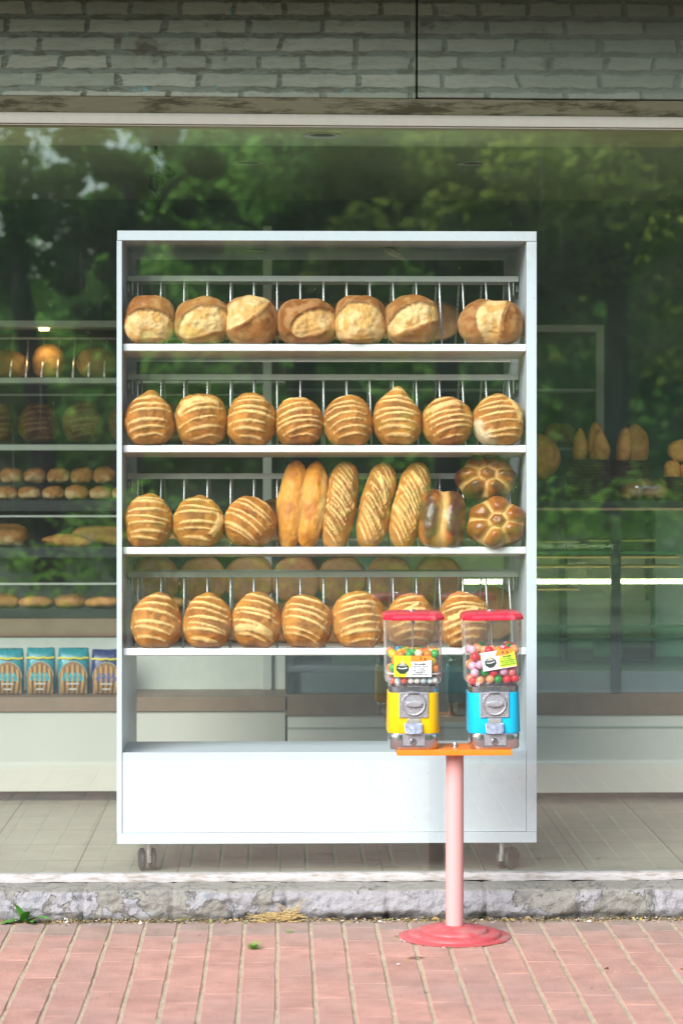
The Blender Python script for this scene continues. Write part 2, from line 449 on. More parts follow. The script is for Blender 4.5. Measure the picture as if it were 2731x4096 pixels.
# ================================================================ room behind the glass
FZ = .104
def floor_mat():
    m, nt, out = new_mat('grey floor tile'); co = coords(nt)
    br = nt.nodes.new('ShaderNodeTexBrick'); L(nt, co, br.inputs['Vector']); br.offset = 0; br.squash = 1
    for k, v in (('Scale', 1), ('Mortar Size', .003), ('Mortar Smooth', .2), ('Brick Width', .33), ('Row Height', .33)): br.inputs[k].default_value = v
    br.inputs['Color1'].default_value = (.34, .315, .25, 1); br.inputs['Color2'].default_value = (.375, .345, .275, 1); br.inputs['Mortar'].default_value = (.12, .10, .08, 1)
    n = noise_n(nt, co, 5, 7, .65)
    c = mix(nt, 1.0, br.outputs[0], ramp(nt, n, [(.3, .75), (.7, 1.1)]), 'MULTIPLY')
    bsdf(nt, out, c, .38, 0, n, .1, .003); return m
bm = bmesh.new(); v = [bm.verts.new(p) for p in ((-4.2, .012, FZ), (4.2, .012, FZ), (4.2, 4.0, FZ), (-4.2, 4.0, FZ))]; bm.faces.new(v)
tag(obj('floor', bm, floor_mat()), kind='structure')
wallm = plain('green tinted dark shop wall', (.030, .105, .072), .8, 0, .3, 4)  # green cast of the shadows and reflections mixed into the wall colour
M['ceil'] = plain('green tinted ceiling', (.32, .42, .26), .85, 0, .15, 8)  # green tint stands in for the veil of reflected foliage
cl = obj('ceiling', box(-4.2, 4.2, .53, 3.9, 2.58, 2.64), M['ceil']); tag(cl, kind='structure')
tag(obj('ceiling_bulkhead', box(-4.2, 4.2, .021, .52, 2.49, 2.645), plain('bulkhead board', (.44, .50, .27), .8, 0, .2, 8)), kind='structure')
tag(obj('wall_back', box(-4.2, 4.2, 3.3, 3.4, FZ, 2.579), wallm), kind='structure')
tag(obj('wall_left', box(-4.3, -4.2, -.2, 3.9, -.1, 2.9), wallm), kind='structure')
tag(obj('wall_right', box(4.2, 4.3, -.2, 3.9, -.1, 2.9), wallm), kind='structure')
# ================================================================ bread rack
def white_paint(name, c, spot=(.35, .33, .3), grime=(.42, .38, .32), ss=26, amt=.6):
    m, nt, out = new_mat(name); co = coords(nt)
    n1 = noise_n(nt, co, 6, 6, .6); n2 = noise_n(nt, co, 3.1, 9, .75); n3 = noise_n(nt, co, 200, 3)
    cc = mix(nt, n1, tuple(x*.94 for x in c), c)
    cc = mix(nt, ramp(nt, n2, [(.56, 0.0), (.70, .34)]), cc, grime)
    v = N(nt, 'ShaderNodeTexVoronoi', Scale=ss); L(nt, co, v.inputs['Vector'])
    cc = mix(nt, ramp(nt, v.outputs['Distance'], [(.05, amt), (.075, 0.0)]), cc, spot)
    bsdf(nt, out, cc, .38, 0, n3, .06, .001); return m
M['rackw'] = white_paint('sky tinted white lacquer', (.62, .66, .705))  # blue of the sky light mixed into the white
M['steel'] = plain('brushed steel', (.62, .62, .60), .32, .9, .12, 60)
M['shelfm'] = plain('shelf sheet metal', (.74, .68, .56), .4, .25, .1, 12)
M['lip'] = plain('white shelf lip', (.86, .87, .88), .33, 0, .05, 20, .05, (.45, .43, .4), 14, .35)
M['rail'] = plain('grey rail paint', (.60, .61, .56), .5, 0, .08, 14)
M['railw'] = plain('tan underside', (.52, .47, .36), .55, 0, .08, 14)
M['rod'] = plain('steel rod', (.68, .68, .66), .3, .75, .1, 80)
M['black'] = plain('black rubber', (.025, .026, .026), .55, 0, .2, 40)
YF = .05
rx0, rx1 = P(268.5, 1000, YF).x, P(1231.5, 1000, YF).x
ix0, ix1 = P(280.5, 1000, YF).x, P(1208.5, 1000, YF).x
zt0, zt1 = P(750, 553, YF).z, P(750, 530.5, YF).z
zb0, zb1 = P(750, 1937, YF).z, P(750, 1912.5, YF).z
zp1 = P(750, 1727.5, YF+.005).z
YB = .88
rack = thing('bread_rack', 'white bread rack on castors with four shelves of loaves behind the window', 'bread rack', ((rx0+rx1)/2, (YF+YB)/2, FZ))
obj('side_panel', box(rx0, ix0, YF+.002, YB, zb1+.0005, zt0-.0005), M['rackw'], rack, bevel=.0012)
bm = box(ix1, rx1+.0005, YF+.002, YB, zb1+.0005, zt0-.0005)
obj('side_panel', bm, M['rackw'], rack, bevel=.0012)
top = obj('top_panel', box(rx0+.0015, rx1, YF-.001, YB, zt0, zt1), M['rackw'], rack, bevel=.0015)
obj('bottom_panel', box(rx0+.001, rx1, YF-.001, YB, zb0, zb1), M['rackw'], rack, bevel=.0015)
obj('front_panel', box(ix0+.001, ix1-.001, YF+.006, YF+.022, zb1+.001, zp1), M['rackw'], rack, bevel=.0012)
obj('lower_board', box(ix0+.001, ix1-.001, YF+.024, YF+.36, zp1-.03, zp1-.006), M['rackw'], rack, bevel=.0012)
# two recessed downlights under the top, one of them hanging loose
def ring(c, r, tiltx=0, tilty=0):
    bm = bmesh.new(); lathe(bm, [(r*.55, .012), (r*.6, 0), (r*.95, -.004), (r, .002), (r*.8, .006)], (0, 0, 0), 32)
    bm.transform(Matrix.Translation(c) @ Matrix.Rotation(tilty, 4, 'Y') @ Matrix.Rotation(tiltx, 4, 'X')); return bm
c1 = P(590, 574, .42); c1.z = zt0 - .006
obj('downlight', ring(c1, .037), M['rail'], top, smooth='auto')
c2 = P(905, 580, .3); c2.z -= .004
bm = ring(c2, .04, R(15), R(28))
tube(bm, [c2 + Vector((-.006, 0, .012)), c2 + Vector((.0, 0, .03)), (c2.x+.012, c2.y, zt0-.001)], [.03, .024, .006], 16)
obj('downlight', bm, M['rail'], top, smooth='auto')
shelf_v = [790, 1022.5, 1256, 1488]; rail_v = [633.5, 859.5, 1087, 1312.5]
rod_u = [318 + 53.15*i for i in range(17)]
shelf_z = []
YL = .075
rods_made = []
for r in range(4):
    zl = P(745, shelf_v[r], YL).z; shelf_z.append(zl)
    a0, a1 = ix0+.001, ix1-.001
    # front shelf: lip, gutter and a sheet that slopes down to the back
    bm = bmesh.new()
    prism_pts = [(YL+.004, zl-.004), (YL+.012, zl-.007), (YL+.19, zl-.036), (YL+.19, zl-.040), (YL+.012, zl-.0235), (YL+.004, zl-.0235)]
    loft(bm, [[(x, y, z) for y, z in prism_pts] for x in (a0, a1)])
    for u in rod_u:
        x = P(u, 800, .12).x
        bx(bm, x-.0012, x+.0012, YL+.03, YL+.188, zl-.0432, zl-.0385) if False else None
    sh = obj('shelf', bm, M['shelfm'], rack)
    bm = bmesh.new(); pts = [(YL, zl-.0185), (YL-.001, zl-.002), (YL+.001, zl), (YL+.0035, zl), (YL+.0035, zl-.0205), (YL+.002, zl-.0225), (YL+.0005, zl-.0215)]
    loft(bm, [[(x, y, z) for y, z in pts] for x in (a0, a1)])
    obj('lip', bm, M['lip'], sh, bevel=.0006)
    bm = bmesh.new(); ym = .79
    pts = [(ym-.012, zl-.007), (ym, zl), (ym+.003, zl-.02), (ym-.012, zl-.0225), (ym-.19, zl-.040), (ym-.19, zl-.036)]
    loft(bm, [[(x, y, z) for y, z in pts] for x in (a0, a1)])
    obj('shelf', bm, M['shelfm'], rack)
    # flat rail along the middle from which the rods hang
    YR = .29; zr = P(745, rail_v[r], YR).z; th = 13*S(YR)
    bm = bmesh.new()
    bx(bm, a0+.002, a1-.002, YR, YR+.008, zr-th, zr); bx(bm, a0+.002, a1-.002, YR+.0085, YR+.2, zr-th+.002, zr-.004)
    rail = obj('rail', bm, M['rail'], rack, bevel=.001)
    for sx, x in ((1, a0+.018), (-1, a1-.018)):
        bm = bmesh.new(); bx(bm, x-.002, x+.002, YR+.01, YR+.15, zr-th-.045, zr-th+.001)
        bx(bm, x-.018*sx-.006, x-.018*sx+.008, YR+.06, YR+.1, zr-th-.03, zr-th-.005)
        obj('rail_bracket', bm, M['steel'], rail, bevel=.001)
    rest = bmesh.new()
    for k, u in enumerate(rod_u):
        x = P(u, rail_v[r]+14, YR+.004).x
        zt_ = zr - th + .0005
        yb = .165; zbm = zl-.007-(yb-YL-.012)*.163
        bm = bmesh.new(); tube(bm, [(x, YR+.006, zt_), (x, YR+.004, zt_-.006), (x, yb, zbm-.002)], [.0042, .0034, .0034], 8)
        obj('rod', bm, M['rod'], rail, smooth=True)
        back = [(x, YR+.196, zt_), (x, YR+.198, zt_-.006), (x, .68, zl-.025)]
        if k >= 9:
            bm = bmesh.new(); tube(bm, back, [.0042, .0034, .0034], 8); obj('rod', bm, M['rod'], rail, smooth=True)
        else: tube(rest, back, [.0042, .0034, .0034], 8)
    tag(obj('rear_rods', rest, M['rod'], rail, smooth=True), kind='stuff')
# castors
def castor(x, y, ang):
    rot = Matrix.Translation((x, y, FZ)) @ Matrix.Rotation(ang, 4, 'Z')
    bm = bmesh.new(); tube(bm, [(0, -.018, .036), (0, -.018, zb0-FZ-.001)], .0085, 14)
    bx(bm, -.026, .026, -.024, .03, zb0-FZ-.005, zb0-FZ-.0005); tube(bm, [(-.026, .014, .037), (.026, .014, .037)], .005, 10)
    bx(bm, -.006, .006, -.026, .03, .03, .052)
    bm.transform(rot); st = obj('castor', bm, M['steel'], rack, smooth='auto')
    for sgn in (-1, 1):
        bm = bmesh.new(); lathe(bm, [(.008, -.009), (.024, -.0095), (.033, -.007), (.0365, -.002), (.0365, .003), (.033, .008), (.024, .0095), (.008, .009)], (0, 0, 0), 32, 'x')
        bm.transform(rot @ Matrix.Translation((.0175*sgn, .014, .0366))); obj('wheel', bm, M['black'], st, smooth='auto')
for u, y, a in ((340, .12, R(12)), (1158, .12, R(-38)), (350, .78, R(30)), (1130, .78, R(10))):
    castor(P(u, 1970, y).x, y, a)

# ================================================================ loaves
M['crust'] = vcol_mat('scored crust', .62, 38, 120, .8, (.12, .05, .012), .32, .25)
M['glaze'] = vcol_mat('glazed crust', .3, 30, 90, .3, None, .2, .5)
M['satin'] = vcol_mat('satin crust', .5, 26, 100, .4, None, .22, .35)
M['floury'] = vcol_mat('floury crust', .62, 34, 150, .5, (.62, .45, .28), .2, .3)
PALE = (.88, .53, .20); CRUST = (.34, .115, .018); DEEP = (.30, .11, .028); GOLD = (.56, .215, .036)
def loaf_mesh(wd, ht, dp, outline, height, color, seed, nr=34, na=84, back=.02, backcol=(.30, .155, .06)):
    """domed loaf: outline(phi) scales the half-axes; height(p, q) shifts the crust along its normal; color(p, q, n) gives its tone"""
    bm = bmesh.new(); cl = bm.verts.layers.float_color.new('Col')
    rs = random.Random(seed); o = Vector((rs.uniform(-50, 50), rs.uniform(-50, 50), rs.uniform(-50, 50)))
    rings = []
    ns = nr + 8
    for i in range(ns+1):
        ring = []
        if i <= nr:
            t = (i/nr)*PI/2; rr = math.sin(t)**.92; hh = math.cos(t)**.80*dp
        else:
            t = (i-nr)/8; rr = (1 - .35*t**2.2) if t < .6 else (1-.35*.6**2.2)*(1-(t-.6)/.4)
            hh = -back*min(1, (t/.55))**.8
        for k in range(na):
            ph = 2*PI*k/na
            R_ = outline(ph)
            p, q = rr*math.cos(ph)*R_, rr*math.sin(ph)*R_
            base = Vector((p*wd/2, q*ht/2, hh))
            n3 = fbm(base*11 + o, 3)*.0075 + fbm(base*45 + o, 3)*.0014
            if i <= nr:
                dd = height(p, q, rr)
                nrm = Vector((p*.9, q*.9, max(.05, hh/dp))).normalized()
                base = base + nrm*(n3 + dd)
                c = color(p, q, rr, base + o)
            else:
                base.z += n3*.4
                t2 = (i-nr)/8
                c0 = color(p, q, 1.0, base + o) if i <= nr+2 else None
                c = c0 if c0 else lerp3(backcol, tuple(x*.55 for x in backcol), sstep(.55, -.1, math.hypot(p, q)) * (.6+.4*noise.noise(base*30+o)))
            v = bm.verts.new(base); v[cl] = (*[max(.005, min(1, x)) for x in c], 1)
            ring.append(v)
            if i == 0 or i == ns: break
        rings.append(ring)
    for i in range(ns):
        a, b = rings[i], rings[i+1]
        for k in range(na):
            k2 = (k+1) % na
            if len(a) == 1: bm.faces.new((a[0], b[k], b[k2]))
            elif len(b) == 1: bm.faces.new((a[k], b[0], a[k2]))
            else: bm.faces.new((a[k], b[k], b[k2], a[k2]))
    return bm
def mk_outline(e=2.25, nub=0, egg=0, flat=.0, seed=0, rough=.03, narrow=0):
    o = random.Random(seed).uniform(0, 99)
    def f(ph):
        c, s = math.cos(ph), math.sin(ph)
        r = (abs(c)**e + abs(s)**e)**(-1/e)
        r *= 1 - egg*max(0, s)*abs(c)*1.0 - narrow*max(0, -s)*abs(c)
        if nub: r *= 1 + nub*math.exp(-((ph - PI/2 + .1)/.33)**2) - nub*.5*math.exp(-((ph-PI/2)/1.0)**2)
        if flat and s < 0: r = min(r, (1-flat)/max(.2, -s))
        return r*(1 + rough*noise.noise(Vector((c*1.3+o, s*1.3, o))) + rough*.4*noise.noise(Vector((c*4+o, s*4, o))))
    return f
def scored(n, ang, bend, seed, burst=None, tone=1.0, wdt=.055, paleedge=0):
    """raised pale slashes across a brown seeded crust"""
    rs = random.Random(seed)
    qs = [-.86 + 1.72*(i+.5)/n + rs.uniform(-.075, .075)*6/n for i in range(n)]
    ws = [wdt*rs.uniform(.5, 1.0) for _ in qs]; js = [rs.uniform(-.10, .10) for _ in qs]
    hl = [rs.uniform(.86, 1.06) for _ in qs]; sl = [rs.uniform(-.07, .07) for _ in qs]
    ca, sa = math.cos(ang), math.sin(ang)
    def field(p, q):
        a, b = p*ca + q*sa, -p*sa + q*ca
        best = 0
        for qi, wi, ji, li, si in zip(qs, ws, js, hl, sl):
            lim = li*math.sqrt(max(.02, 1 - min(.97, qi*qi)))
            x = (a - ji)/lim
            if abs(x) >= 1: continue
            w_ = wi*(1-abs(x)**3)
            y = b - qi + bend*(a*a) - bend*.3 - si*a + .012*noise.noise(Vector((a*3, qi*9, seed))) + .011*noise.noise(Vector((a*17, b*5, seed)))
            best = max(best, sstep(w_*1.25, w_*.55, abs(y)))
        if burst:
            ang2, q2, b2, w2, l2 = burst
            a2, b_ = p*math.cos(ang2)+q*math.sin(ang2), -p*math.sin(ang2)+q*math.cos(ang2)
            x = a2/l2
            if abs(x) < 1: best = max(best, 1.25*sstep(w2*1.2, w2*.6, abs(b_ - q2 + b2*a2*a2 + .05*noise.noise(Vector((a2*6, 3, seed))))))
        return best
    def height(p, q, rr):
        f = field(p, q); return .0034*f*(1-rr**8) - .001 + .004*abs(noise.noise(Vector((p*3.1, q*3.1, seed))))
    def color(p, q, rr, w3):
        f = min(1, field(p, q))
        n1 = .5 + .5*noise.noise(w3*14); n2 = fbm(w3*40, 3)
        c = lerp3(GOLD, CRUST, sstep(.3, .95, n1 + .25*(1-rr)))
        c = lerp3(c, tuple(x*.62 for x in CRUST), .75*sstep(.75, .2, math.hypot(p-.1, (q-.1)))*sstep(.0, .25, n2+.12)*(1-f))
        c = lerp3(c, (.60, .25, .045), sstep(.72, 1.0, rr)*.6)
        c = lerp3(c, PALE, f*.95)
        if paleedge: c = lerp3(c, (.80, .64, .40), sstep(.55, .85, -p*.7 - q*.7 + .2*n2)*paleedge)
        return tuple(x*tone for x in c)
    return height, color
def lens(ang, q0, bend, w_, l_, seed, tone=1.0, p0=0, side=1):
    """one wide pale split in a smooth brown dome; the crust above it stands proud"""
    ca, sa = math.cos(ang), math.sin(ang)
    def sd(p, q):
        a, b = p*ca + q*sa - p0, -p*sa + q*ca
        x = a/l_
        if abs(x) >= 1.3: return -1
        hw = w_*math.sqrt(max(0, 1-min(1, abs(x))**2.4))
        y = b - q0 + bend*a*a + .035*noise.noise(Vector((a*3.5, b*1, seed))) + .015*noise.noise(Vector((a*14, b*3, seed)))
        return (hw - abs(y)), y
    def get(p, q):
        r = sd(p, q)
        return r if isinstance(r, tuple) else (-1, 0)
    def height(p, q, rr):
        d, y = get(p, q)
        inside = sstep(-.015, .03, d)
        lipup = math.exp(-((d+.05)/.06)**2)*(1 if y*side > 0 else .25)
        return (-.006*inside + .006*lipup + inside*.004*fbm((p*5, q*5, seed), 3))*(1-rr**6)
    def color(p, q, rr, w3):
        d, y = get(p, q); inside = sstep(-.01, .03, d)
        n1 = .5+.5*noise.noise(w3*9); n2 = fbm(w3*30, 3)
        c = lerp3((.43, .155, .036), (.29, .092, .016), sstep(.25, .8, n1))
        c = lerp3(c, (.66, .38, .15), .35*sstep(.05, .35, n2))
        c = lerp3(c, (.55, .30, .12), sstep(.80, 1.0, rr)*.6)
        pc = lerp3((.84, .54, .24), (.70, .37, .11), sstep(-.1, .3, n2 + .0))
        c = lerp3(c, pc, inside)
        edge = math.exp(-((d-.0)/.022)**2)*(1 if y*side > 0 else .3)
        c = lerp3(c, (.14, .055, .02), edge*.75)
        return tuple(x*tone for x in c)
    return height, color
def place(bm, u0, u1, v0, v1, y, lean=17, roll=0, flip=False, lift=0):
    """stand a loaf in the rack: base line at v1, leaning back on the rods"""
    pass
ROWZ = shelf_z
def put_loaf(name, label, cat, group, row, u0, u1, v0, v1, dp, outl, hc, seed, roll=0, mat_=None, y=.150, lean=16, wscale=1, wd=None, ht=None, **kw):
    s = S(y-.03)
    W = wd*s if wd else (u1-u0)*s*1.03; H = ht*s if ht else (v1-v0+9)*s/math.cos(R(lean))*.995
    bm = loaf_mesh(W, H, dp, outl, hc[0], hc[1], seed, **kw)
    c = P((u0+u1)/2, (v0+v1+9)/2, y-.03)
    yc = y - .05 + math.tan(R(lean))*.0
    M4 = Matrix.Translation((c.x, yc + (c.z - ROWZ[row])*math.tan(R(lean))*.9, c.z)) @ Matrix.Rotation(R(90-lean), 4, 'X') @ Matrix.Rotation(roll, 4, 'Z')
    bm.transform(M4)
    lo = min(v.co.z for v in bm.verts)
    # settle on the sloping sheet
    org = (c.x, yc, lo)
    o = obj(name, bm, mat_ or M['crust'], None, smooth=True, origin=org)
    return tag(o, label, cat, group)
ORD = ['first', 'second', 'third', 'fourth', 'fifth', 'sixth', 'seventh', 'eighth']
# --- top shelf: split round loaves
g = 'split round loaves on the top shelf'
row1 = [
 (287, 400, 682, 788, lens(R(0), -.34, .12, .52, 1.1, 1), 'dark domed loaf with a wide pale oval split, left end of the top shelf'),
 (403, 526, 688, 788, lens(R(14), -.20, .18, .56, 1.0, 2, p0=.08), 'loaf with brown cap over a rumpled pale face, second on the top shelf'),
 (520, 637, 684, 788, lens(R(38), .40, .0, .52, 1.1, 3, side=-1), 'loaf half pale at its upper left and smooth brown below, on the top shelf'),
 (638, 769, 690, 788, lens(R(22), -.30, .10, .46, .95, 4, p0=.25), 'broad brown top shelf loaf with a torn pale patch at lower right'),
 (768, 883, 681, 788, lens(R(0), -.18, .22, .66, 1.1, 5), 'top shelf loaf with a big pale face under an arched brown cap'),
 (884, 1006, 683, 788, lens(R(22), -.08, .10, .42, 1.1, 6), 'brown loaf with a slanting pale split and peeling right edge, sixth along the top shelf'),
 (1053, 1199, 693, 788, lens(R(82), .12, .25, .42, 1.1, 7, side=-1), 'wide loaf with an upright pale split, right end of the top shelf')]
for i, (a, b, c, d, hc, lb) in enumerate(row1):
    put_loaf('split_loaf', lb, 'bread loaf', g, 0, a, b, c, d, .088, mk_outline(2.5, seed=i, flat=.06, rough=.035), hc, 10+i, mat_=M['floury'])
# --- second shelf: scored round loaves
g = 'scored round loaves on the second shelf'
row2 = [
 (286, 401, 906, 1020, 6, 2, .10, .05, .13, None, 'scored round loaf with a small knob on top, left end of the second shelf'),
 (404, 521, 906, 1020, 6, 12, .10, 0, 0, (R(14), .62, .55, .13, .8), 'scored round loaf with a pale burst ridge across its crown, second on the second shelf'),
 (523, 633, 906, 1020, 7, -2, .10, 0, 0, None, 'tall even loaf with level slashes, third from left on the second shelf'),
 (631, 742, 917, 1020, 7, 10, .14, .05, 0, None, 'dark seeded loaf with slashes rising to the right, fourth on the second shelf'),
 (743, 854, 911, 1020, 7, 9, .22, .02, 0, None, 'loaf with strongly arched slashes, fifth on the second shelf'),
 (856, 968, 895, 1020, 8, -3, .12, .16, .14, None, 'egg shaped scored loaf, the tallest on the second shelf'),
 (969, 1082, 913, 1020, 8, 13, .12, .10, 0, (R(16), .42, .3, .08, .55), 'scored loaf with a ragged pale tear near its top, seventh on the second shelf'),
 (1083, 1201, 908, 1020, 7, 9, .05, .05, .08, (R(112), -.72, -.3, .10, .5), 'scored loaf split open down its right shoulder, right end of the second shelf')]
for i, (a, b, c, d, n, ang, bend, egg, nub, burst, lb) in enumerate(row2):
    put_loaf('scored_loaf', lb, 'bread loaf', g, 1, a, b, c, d, .085, mk_outline(2.2, nub, egg, .08, 20+i), scored(n, R(ang), bend, 30+i, burst, 1.0, .062, .9 if i == 7 else 0), 30+i)
# --- third shelf
g = 'scored round loaves on the third shelf'
row3 = [
 (286, 396, 1137, 1252, 7, -3, .05, .06, .08, None, 'scored round loaf beside the left side panel on the third shelf'),
 (397, 514, 1140, 1252, 6, -4, .06, .16, .08, (R(70), -.80, -.5, .12, .42), 'scored loaf with its right side bulging open, second on the third shelf'),
 (515, 633, 1144, 1252, 7, -20, .12, .06, .0, None, 'scored loaf with slashes falling to the right, beside the smooth batons')]
for i, (a, b, c, d, n, ang, bend, egg, nub, burst, lb) in enumerate(row3):
    put_loaf('scored_loaf', lb, 'bread loaf', g, 2, a, b, c, d, .085, mk_outline(2.2, nub, egg, .08, 50+i), scored(n, R(ang), bend, 50+i, burst, 1.0, .062), 50+i, roll=(R(-14) if i == 2 else 0))
def smooth_col(seed, tone=1):
    def height(p, q, rr): return .002*fbm((p*4, q*10, seed), 3)
    def color(p, q, rr, w3):
        n2 = fbm(w3*16, 4)
        c = lerp3((.68, .27, .028), (.50, .165, .012), sstep(-.2, .35, n2))
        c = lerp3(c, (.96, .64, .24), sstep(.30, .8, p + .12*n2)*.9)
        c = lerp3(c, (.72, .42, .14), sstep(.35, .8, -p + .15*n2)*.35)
        return tuple(x*tone for x in c)
    return height, color
def baton(u_b, u_t, v0, v1, wd, lb, name, hc, g, seed, e=2.5, mat_=None, dp=.06):
    s = math.hypot(u_t-u_b, v1-v0); rl = -math.atan2(u_t-u_b, (v1-v0))
    o = put_loaf(name, lb, 'long loaf', g, 2, min(u_b, u_t), max(u_b, u_t), v0, v1, dp, mk_outline(e, seed=seed, rough=.025), hc, seed, roll=rl, wd=wd, ht=(v1-v0+12)/math.cos(rl)*1.0, mat_=mat_, y=.175, lean=17, na=72, nr=34)
g = 'smooth golden batons on the third shelf'
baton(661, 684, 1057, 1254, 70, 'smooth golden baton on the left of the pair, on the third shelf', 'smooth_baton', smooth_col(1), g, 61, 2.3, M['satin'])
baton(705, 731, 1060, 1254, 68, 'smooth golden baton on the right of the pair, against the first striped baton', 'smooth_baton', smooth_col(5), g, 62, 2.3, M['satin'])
g = 'striped batons on the third shelf'
baton(764, 797, 1060, 1254, 76, 'striped baton nearest the smooth pair on the third shelf', 'striped_baton', scored(15, R(-20), .06, 71, None, .97, .036), g, 71, 2.5)
baton(841, 886, 1062, 1254, 76, 'striped baton with one pale burst slash, middle of the three striped batons', 'striped_baton', scored(14, R(-24), .06, 72, (R(-36), .38, .0, .06, .5), .97, .038), g, 72, 2.4)
baton(918, 966, 1059, 1254, 78, 'striped baton leaning farthest right, beside the dark split bun', 'striped_baton', scored(14, R(-24), .06, 73, None, .97, .038), g, 73, 2.4)
def split_bun():
    def height(p, q, rr): return (.020*(1-math.exp(-((p-.05*math.sin(q*3))/.26)**2)) - .014)*(1-rr**5)
    def color(p, q, rr, w3):
        n2 = fbm(w3*18, 4); v = math.exp(-((p-.05*math.sin(q*3)-.02)/.21)**4)
        dark = sstep(.15, .6, 1.0-abs(abs(p)-.5)*1.6 + .5*n2 - max(0, abs(q)-.5))
        c = lerp3((.46, .14, .018), (.085, .026, .012), dark*.95)
        return lerp3(c, (.66, .36, .12), v*.95)
    return height, color
_sq = mk_outline(3.2, seed=3, rough=.02, egg=.02)
def notch_outline(ph): return _sq(ph)*(1 - .09*math.exp(-((ph-PI/2)/.28)**2))
put_loaf('split_bun', 'dark glazed bun with a pale lengthwise valley, leaning on the third shelf', 'bun', None, 2, 960, 1067, 1126, 1252, .075, notch_outline, split_bun(), 81, mat_=M['glaze'], roll=R(-3), y=.14)
def flower(rot, dark, seed):
    cs = [(0.0, 0.0)] + [(.66*math.cos(rot + 2*PI*k/6), .66*math.sin(rot + 2*PI*k/6)) for k in range(6)]
    def near(p, q):
        ds = sorted((math.hypot(p-a, q-b) - (.06 if i else 0), i) for i, (a, b) in enumerate(cs)); return ds[0], ds[1]
    def height(p, q, rr):
        (d0, i0), (d1, _) = near(p, q)
        return (.026*min(1, (d1-d0)/.36)**.55 - .017)*(1-rr**7)
    def color(p, q, rr, w3):
        (d0, i0), (d1, _) = near(p, q); n2 = fbm(w3*22, 4)
        c = lerp3((.42, .13, .02), (.11, .03, .008) if dark else (.27, .072, .011), sstep(.1, .5, (d1-d0) + .4*n2))
        return lerp3(c, (.70, .42, .15), sstep(.17, .07, (d1-d0) + .04*n2)*.92)
    return height, color
def flower_outline(rot, seed):
    def f(ph): return .98 + .05*math.cos(6*(ph-rot)) + .03*noise.noise(Vector((math.cos(ph), math.sin(ph), seed)))
    return f
g = 'flower buns on the third shelf'
put_loaf('flower_bun', 'flower shaped bun resting on the shelf, the lighter of the two stacked ones', 'bun', g, 2, 1069, 1205, 1146, 1252, .075, flower_outline(R(25), 1), flower(R(25), False, 1), 91, mat_=M['glaze'], y=.13, lean=14)
put_loaf('flower_bun', 'darker flower shaped bun on top of the other flower bun', 'bun', g, 2, 1049, 1187, 1052, 1146, .075, flower_outline(R(55), 2), flower(R(55), True, 2), 92, mat_=M['glaze'], y=.19, lean=22)
# --- lowest shelf
g = 'scored round loaves on the lowest shelf'
row4 = [
 (303, 417, 1364, 1483, 6, -10, .10, .05, .06, None, 'scored round loaf nearest the left side panel on the lowest shelf'),
 (420, 533, 1367, 1483, 7, -9, .08, .12, .08, None, 'scored loaf with a narrowed crown, second from left on the lowest shelf'),
 (534, 646, 1363, 1483, 7, -15, .12, .08, 0, (R(-12), -.42, .2, .12, .75), 'pale glossy scored loaf with wide slashes, third on the lowest shelf'),
 (645, 762, 1371, 1483, 6, -16, .15, .05, 0, None, 'scored loaf with long drooping slashes, fourth on the lowest shelf'),
 (764, 882, 1361, 1483, 7, 9, .10, .06, 0, None, 'scored loaf with slashes rising to the right, just left of the yellow gumball machine'),
 (886, 1000, 1366, 1483, 7, 6, .16, .06, 0, (R(24), .35, .1, .06, .45), 'scored loaf standing behind the yellow gumball machine'),
 (1005, 1122, 1363, 1483, 7, 7, .12, .05, 0, (R(20), .1, .0, .10, .6), 'torn scored loaf seen between the two gumball machines')]
for i, (a, b, c, d, n, ang, bend, egg, nub, burst, lb) in enumerate(row4):
    put_loaf('scored_loaf', lb, 'bread loaf', g, 3, a, b, c, d, .085, mk_outline(2.2, nub, egg, .08, 70+i), scored(n, R(ang), bend, 75+i, burst, 1.06, .064), 75+i)
# --- the rear side of the rack: loaves seen from behind
def plain_col(seed, tone=1.0, base=(.36, .185, .075)):
    def height(p, q, rr): return 0
    def color(p, q, rr, w3): return tuple(x*tone*(1+.3*fbm(w3*20, 3)) for x in base)
    return height, color
def rear(name, label, group, u0, u1, v0, v1, y=.60, lean=14, seed=0, tone=1.0):
    s = S(y); W, H = (u1-u0)*s, (v1-v0)*s
    bm = loaf_mesh(W, H, .07, mk_outline(2.3, seed=seed, rough=.04), *plain_col(seed, tone), seed, nr=14, na=56, back=.022, backcol=tuple(x*tone for x in (.40, .20, .082)))
    c = P((u0+u1)/2, (v0+v1)/2, y)
    bm.transform(Matrix.Translation(c) @ Matrix.Rotation(R(180), 4, 'Z') @ Matrix.Rotation(R(90-lean), 4, 'X'))
    o = obj(name, bm, M['crust'], None, smooth=True, origin=(c.x, c.y, c.z - H/2))
    return tag(o, label, 'bread loaf', group)
g = 'loaves on the far side of the top shelf'
for i, (a, b, c, d, wh) in enumerate(((485, 585, 690, 780, 'between the second and third split loaves'), (590, 688, 692, 780, 'between the third and fourth split loaves'), (725, 820, 697, 780, 'between the fourth and fifth split loaves'),
        (850, 945, 695, 780, 'between the fifth and sixth split loaves'), (955, 1055, 693, 780, 'left of the last one'), (1062, 1160, 690, 780, 'showing above the last split loaf'))):
    rear('rear_loaf', 'shaded loaf at the back of the top shelf, ' + wh, g, a, b, c, d, seed=200+i, tone=1.6)
g = 'loaves stacked on the far side of the lowest shelf'
for i, uc in enumerate((358, 468, 573, 680, 786, 894, 1006)):
    rear('rear_loaf', 'flat brown loaf bottom, %s of the upper rear row behind the lowest shelf' % ORD[i], g, uc-55, uc+54, 1276, 1388, y=.66, seed=220+i, tone=1.9)
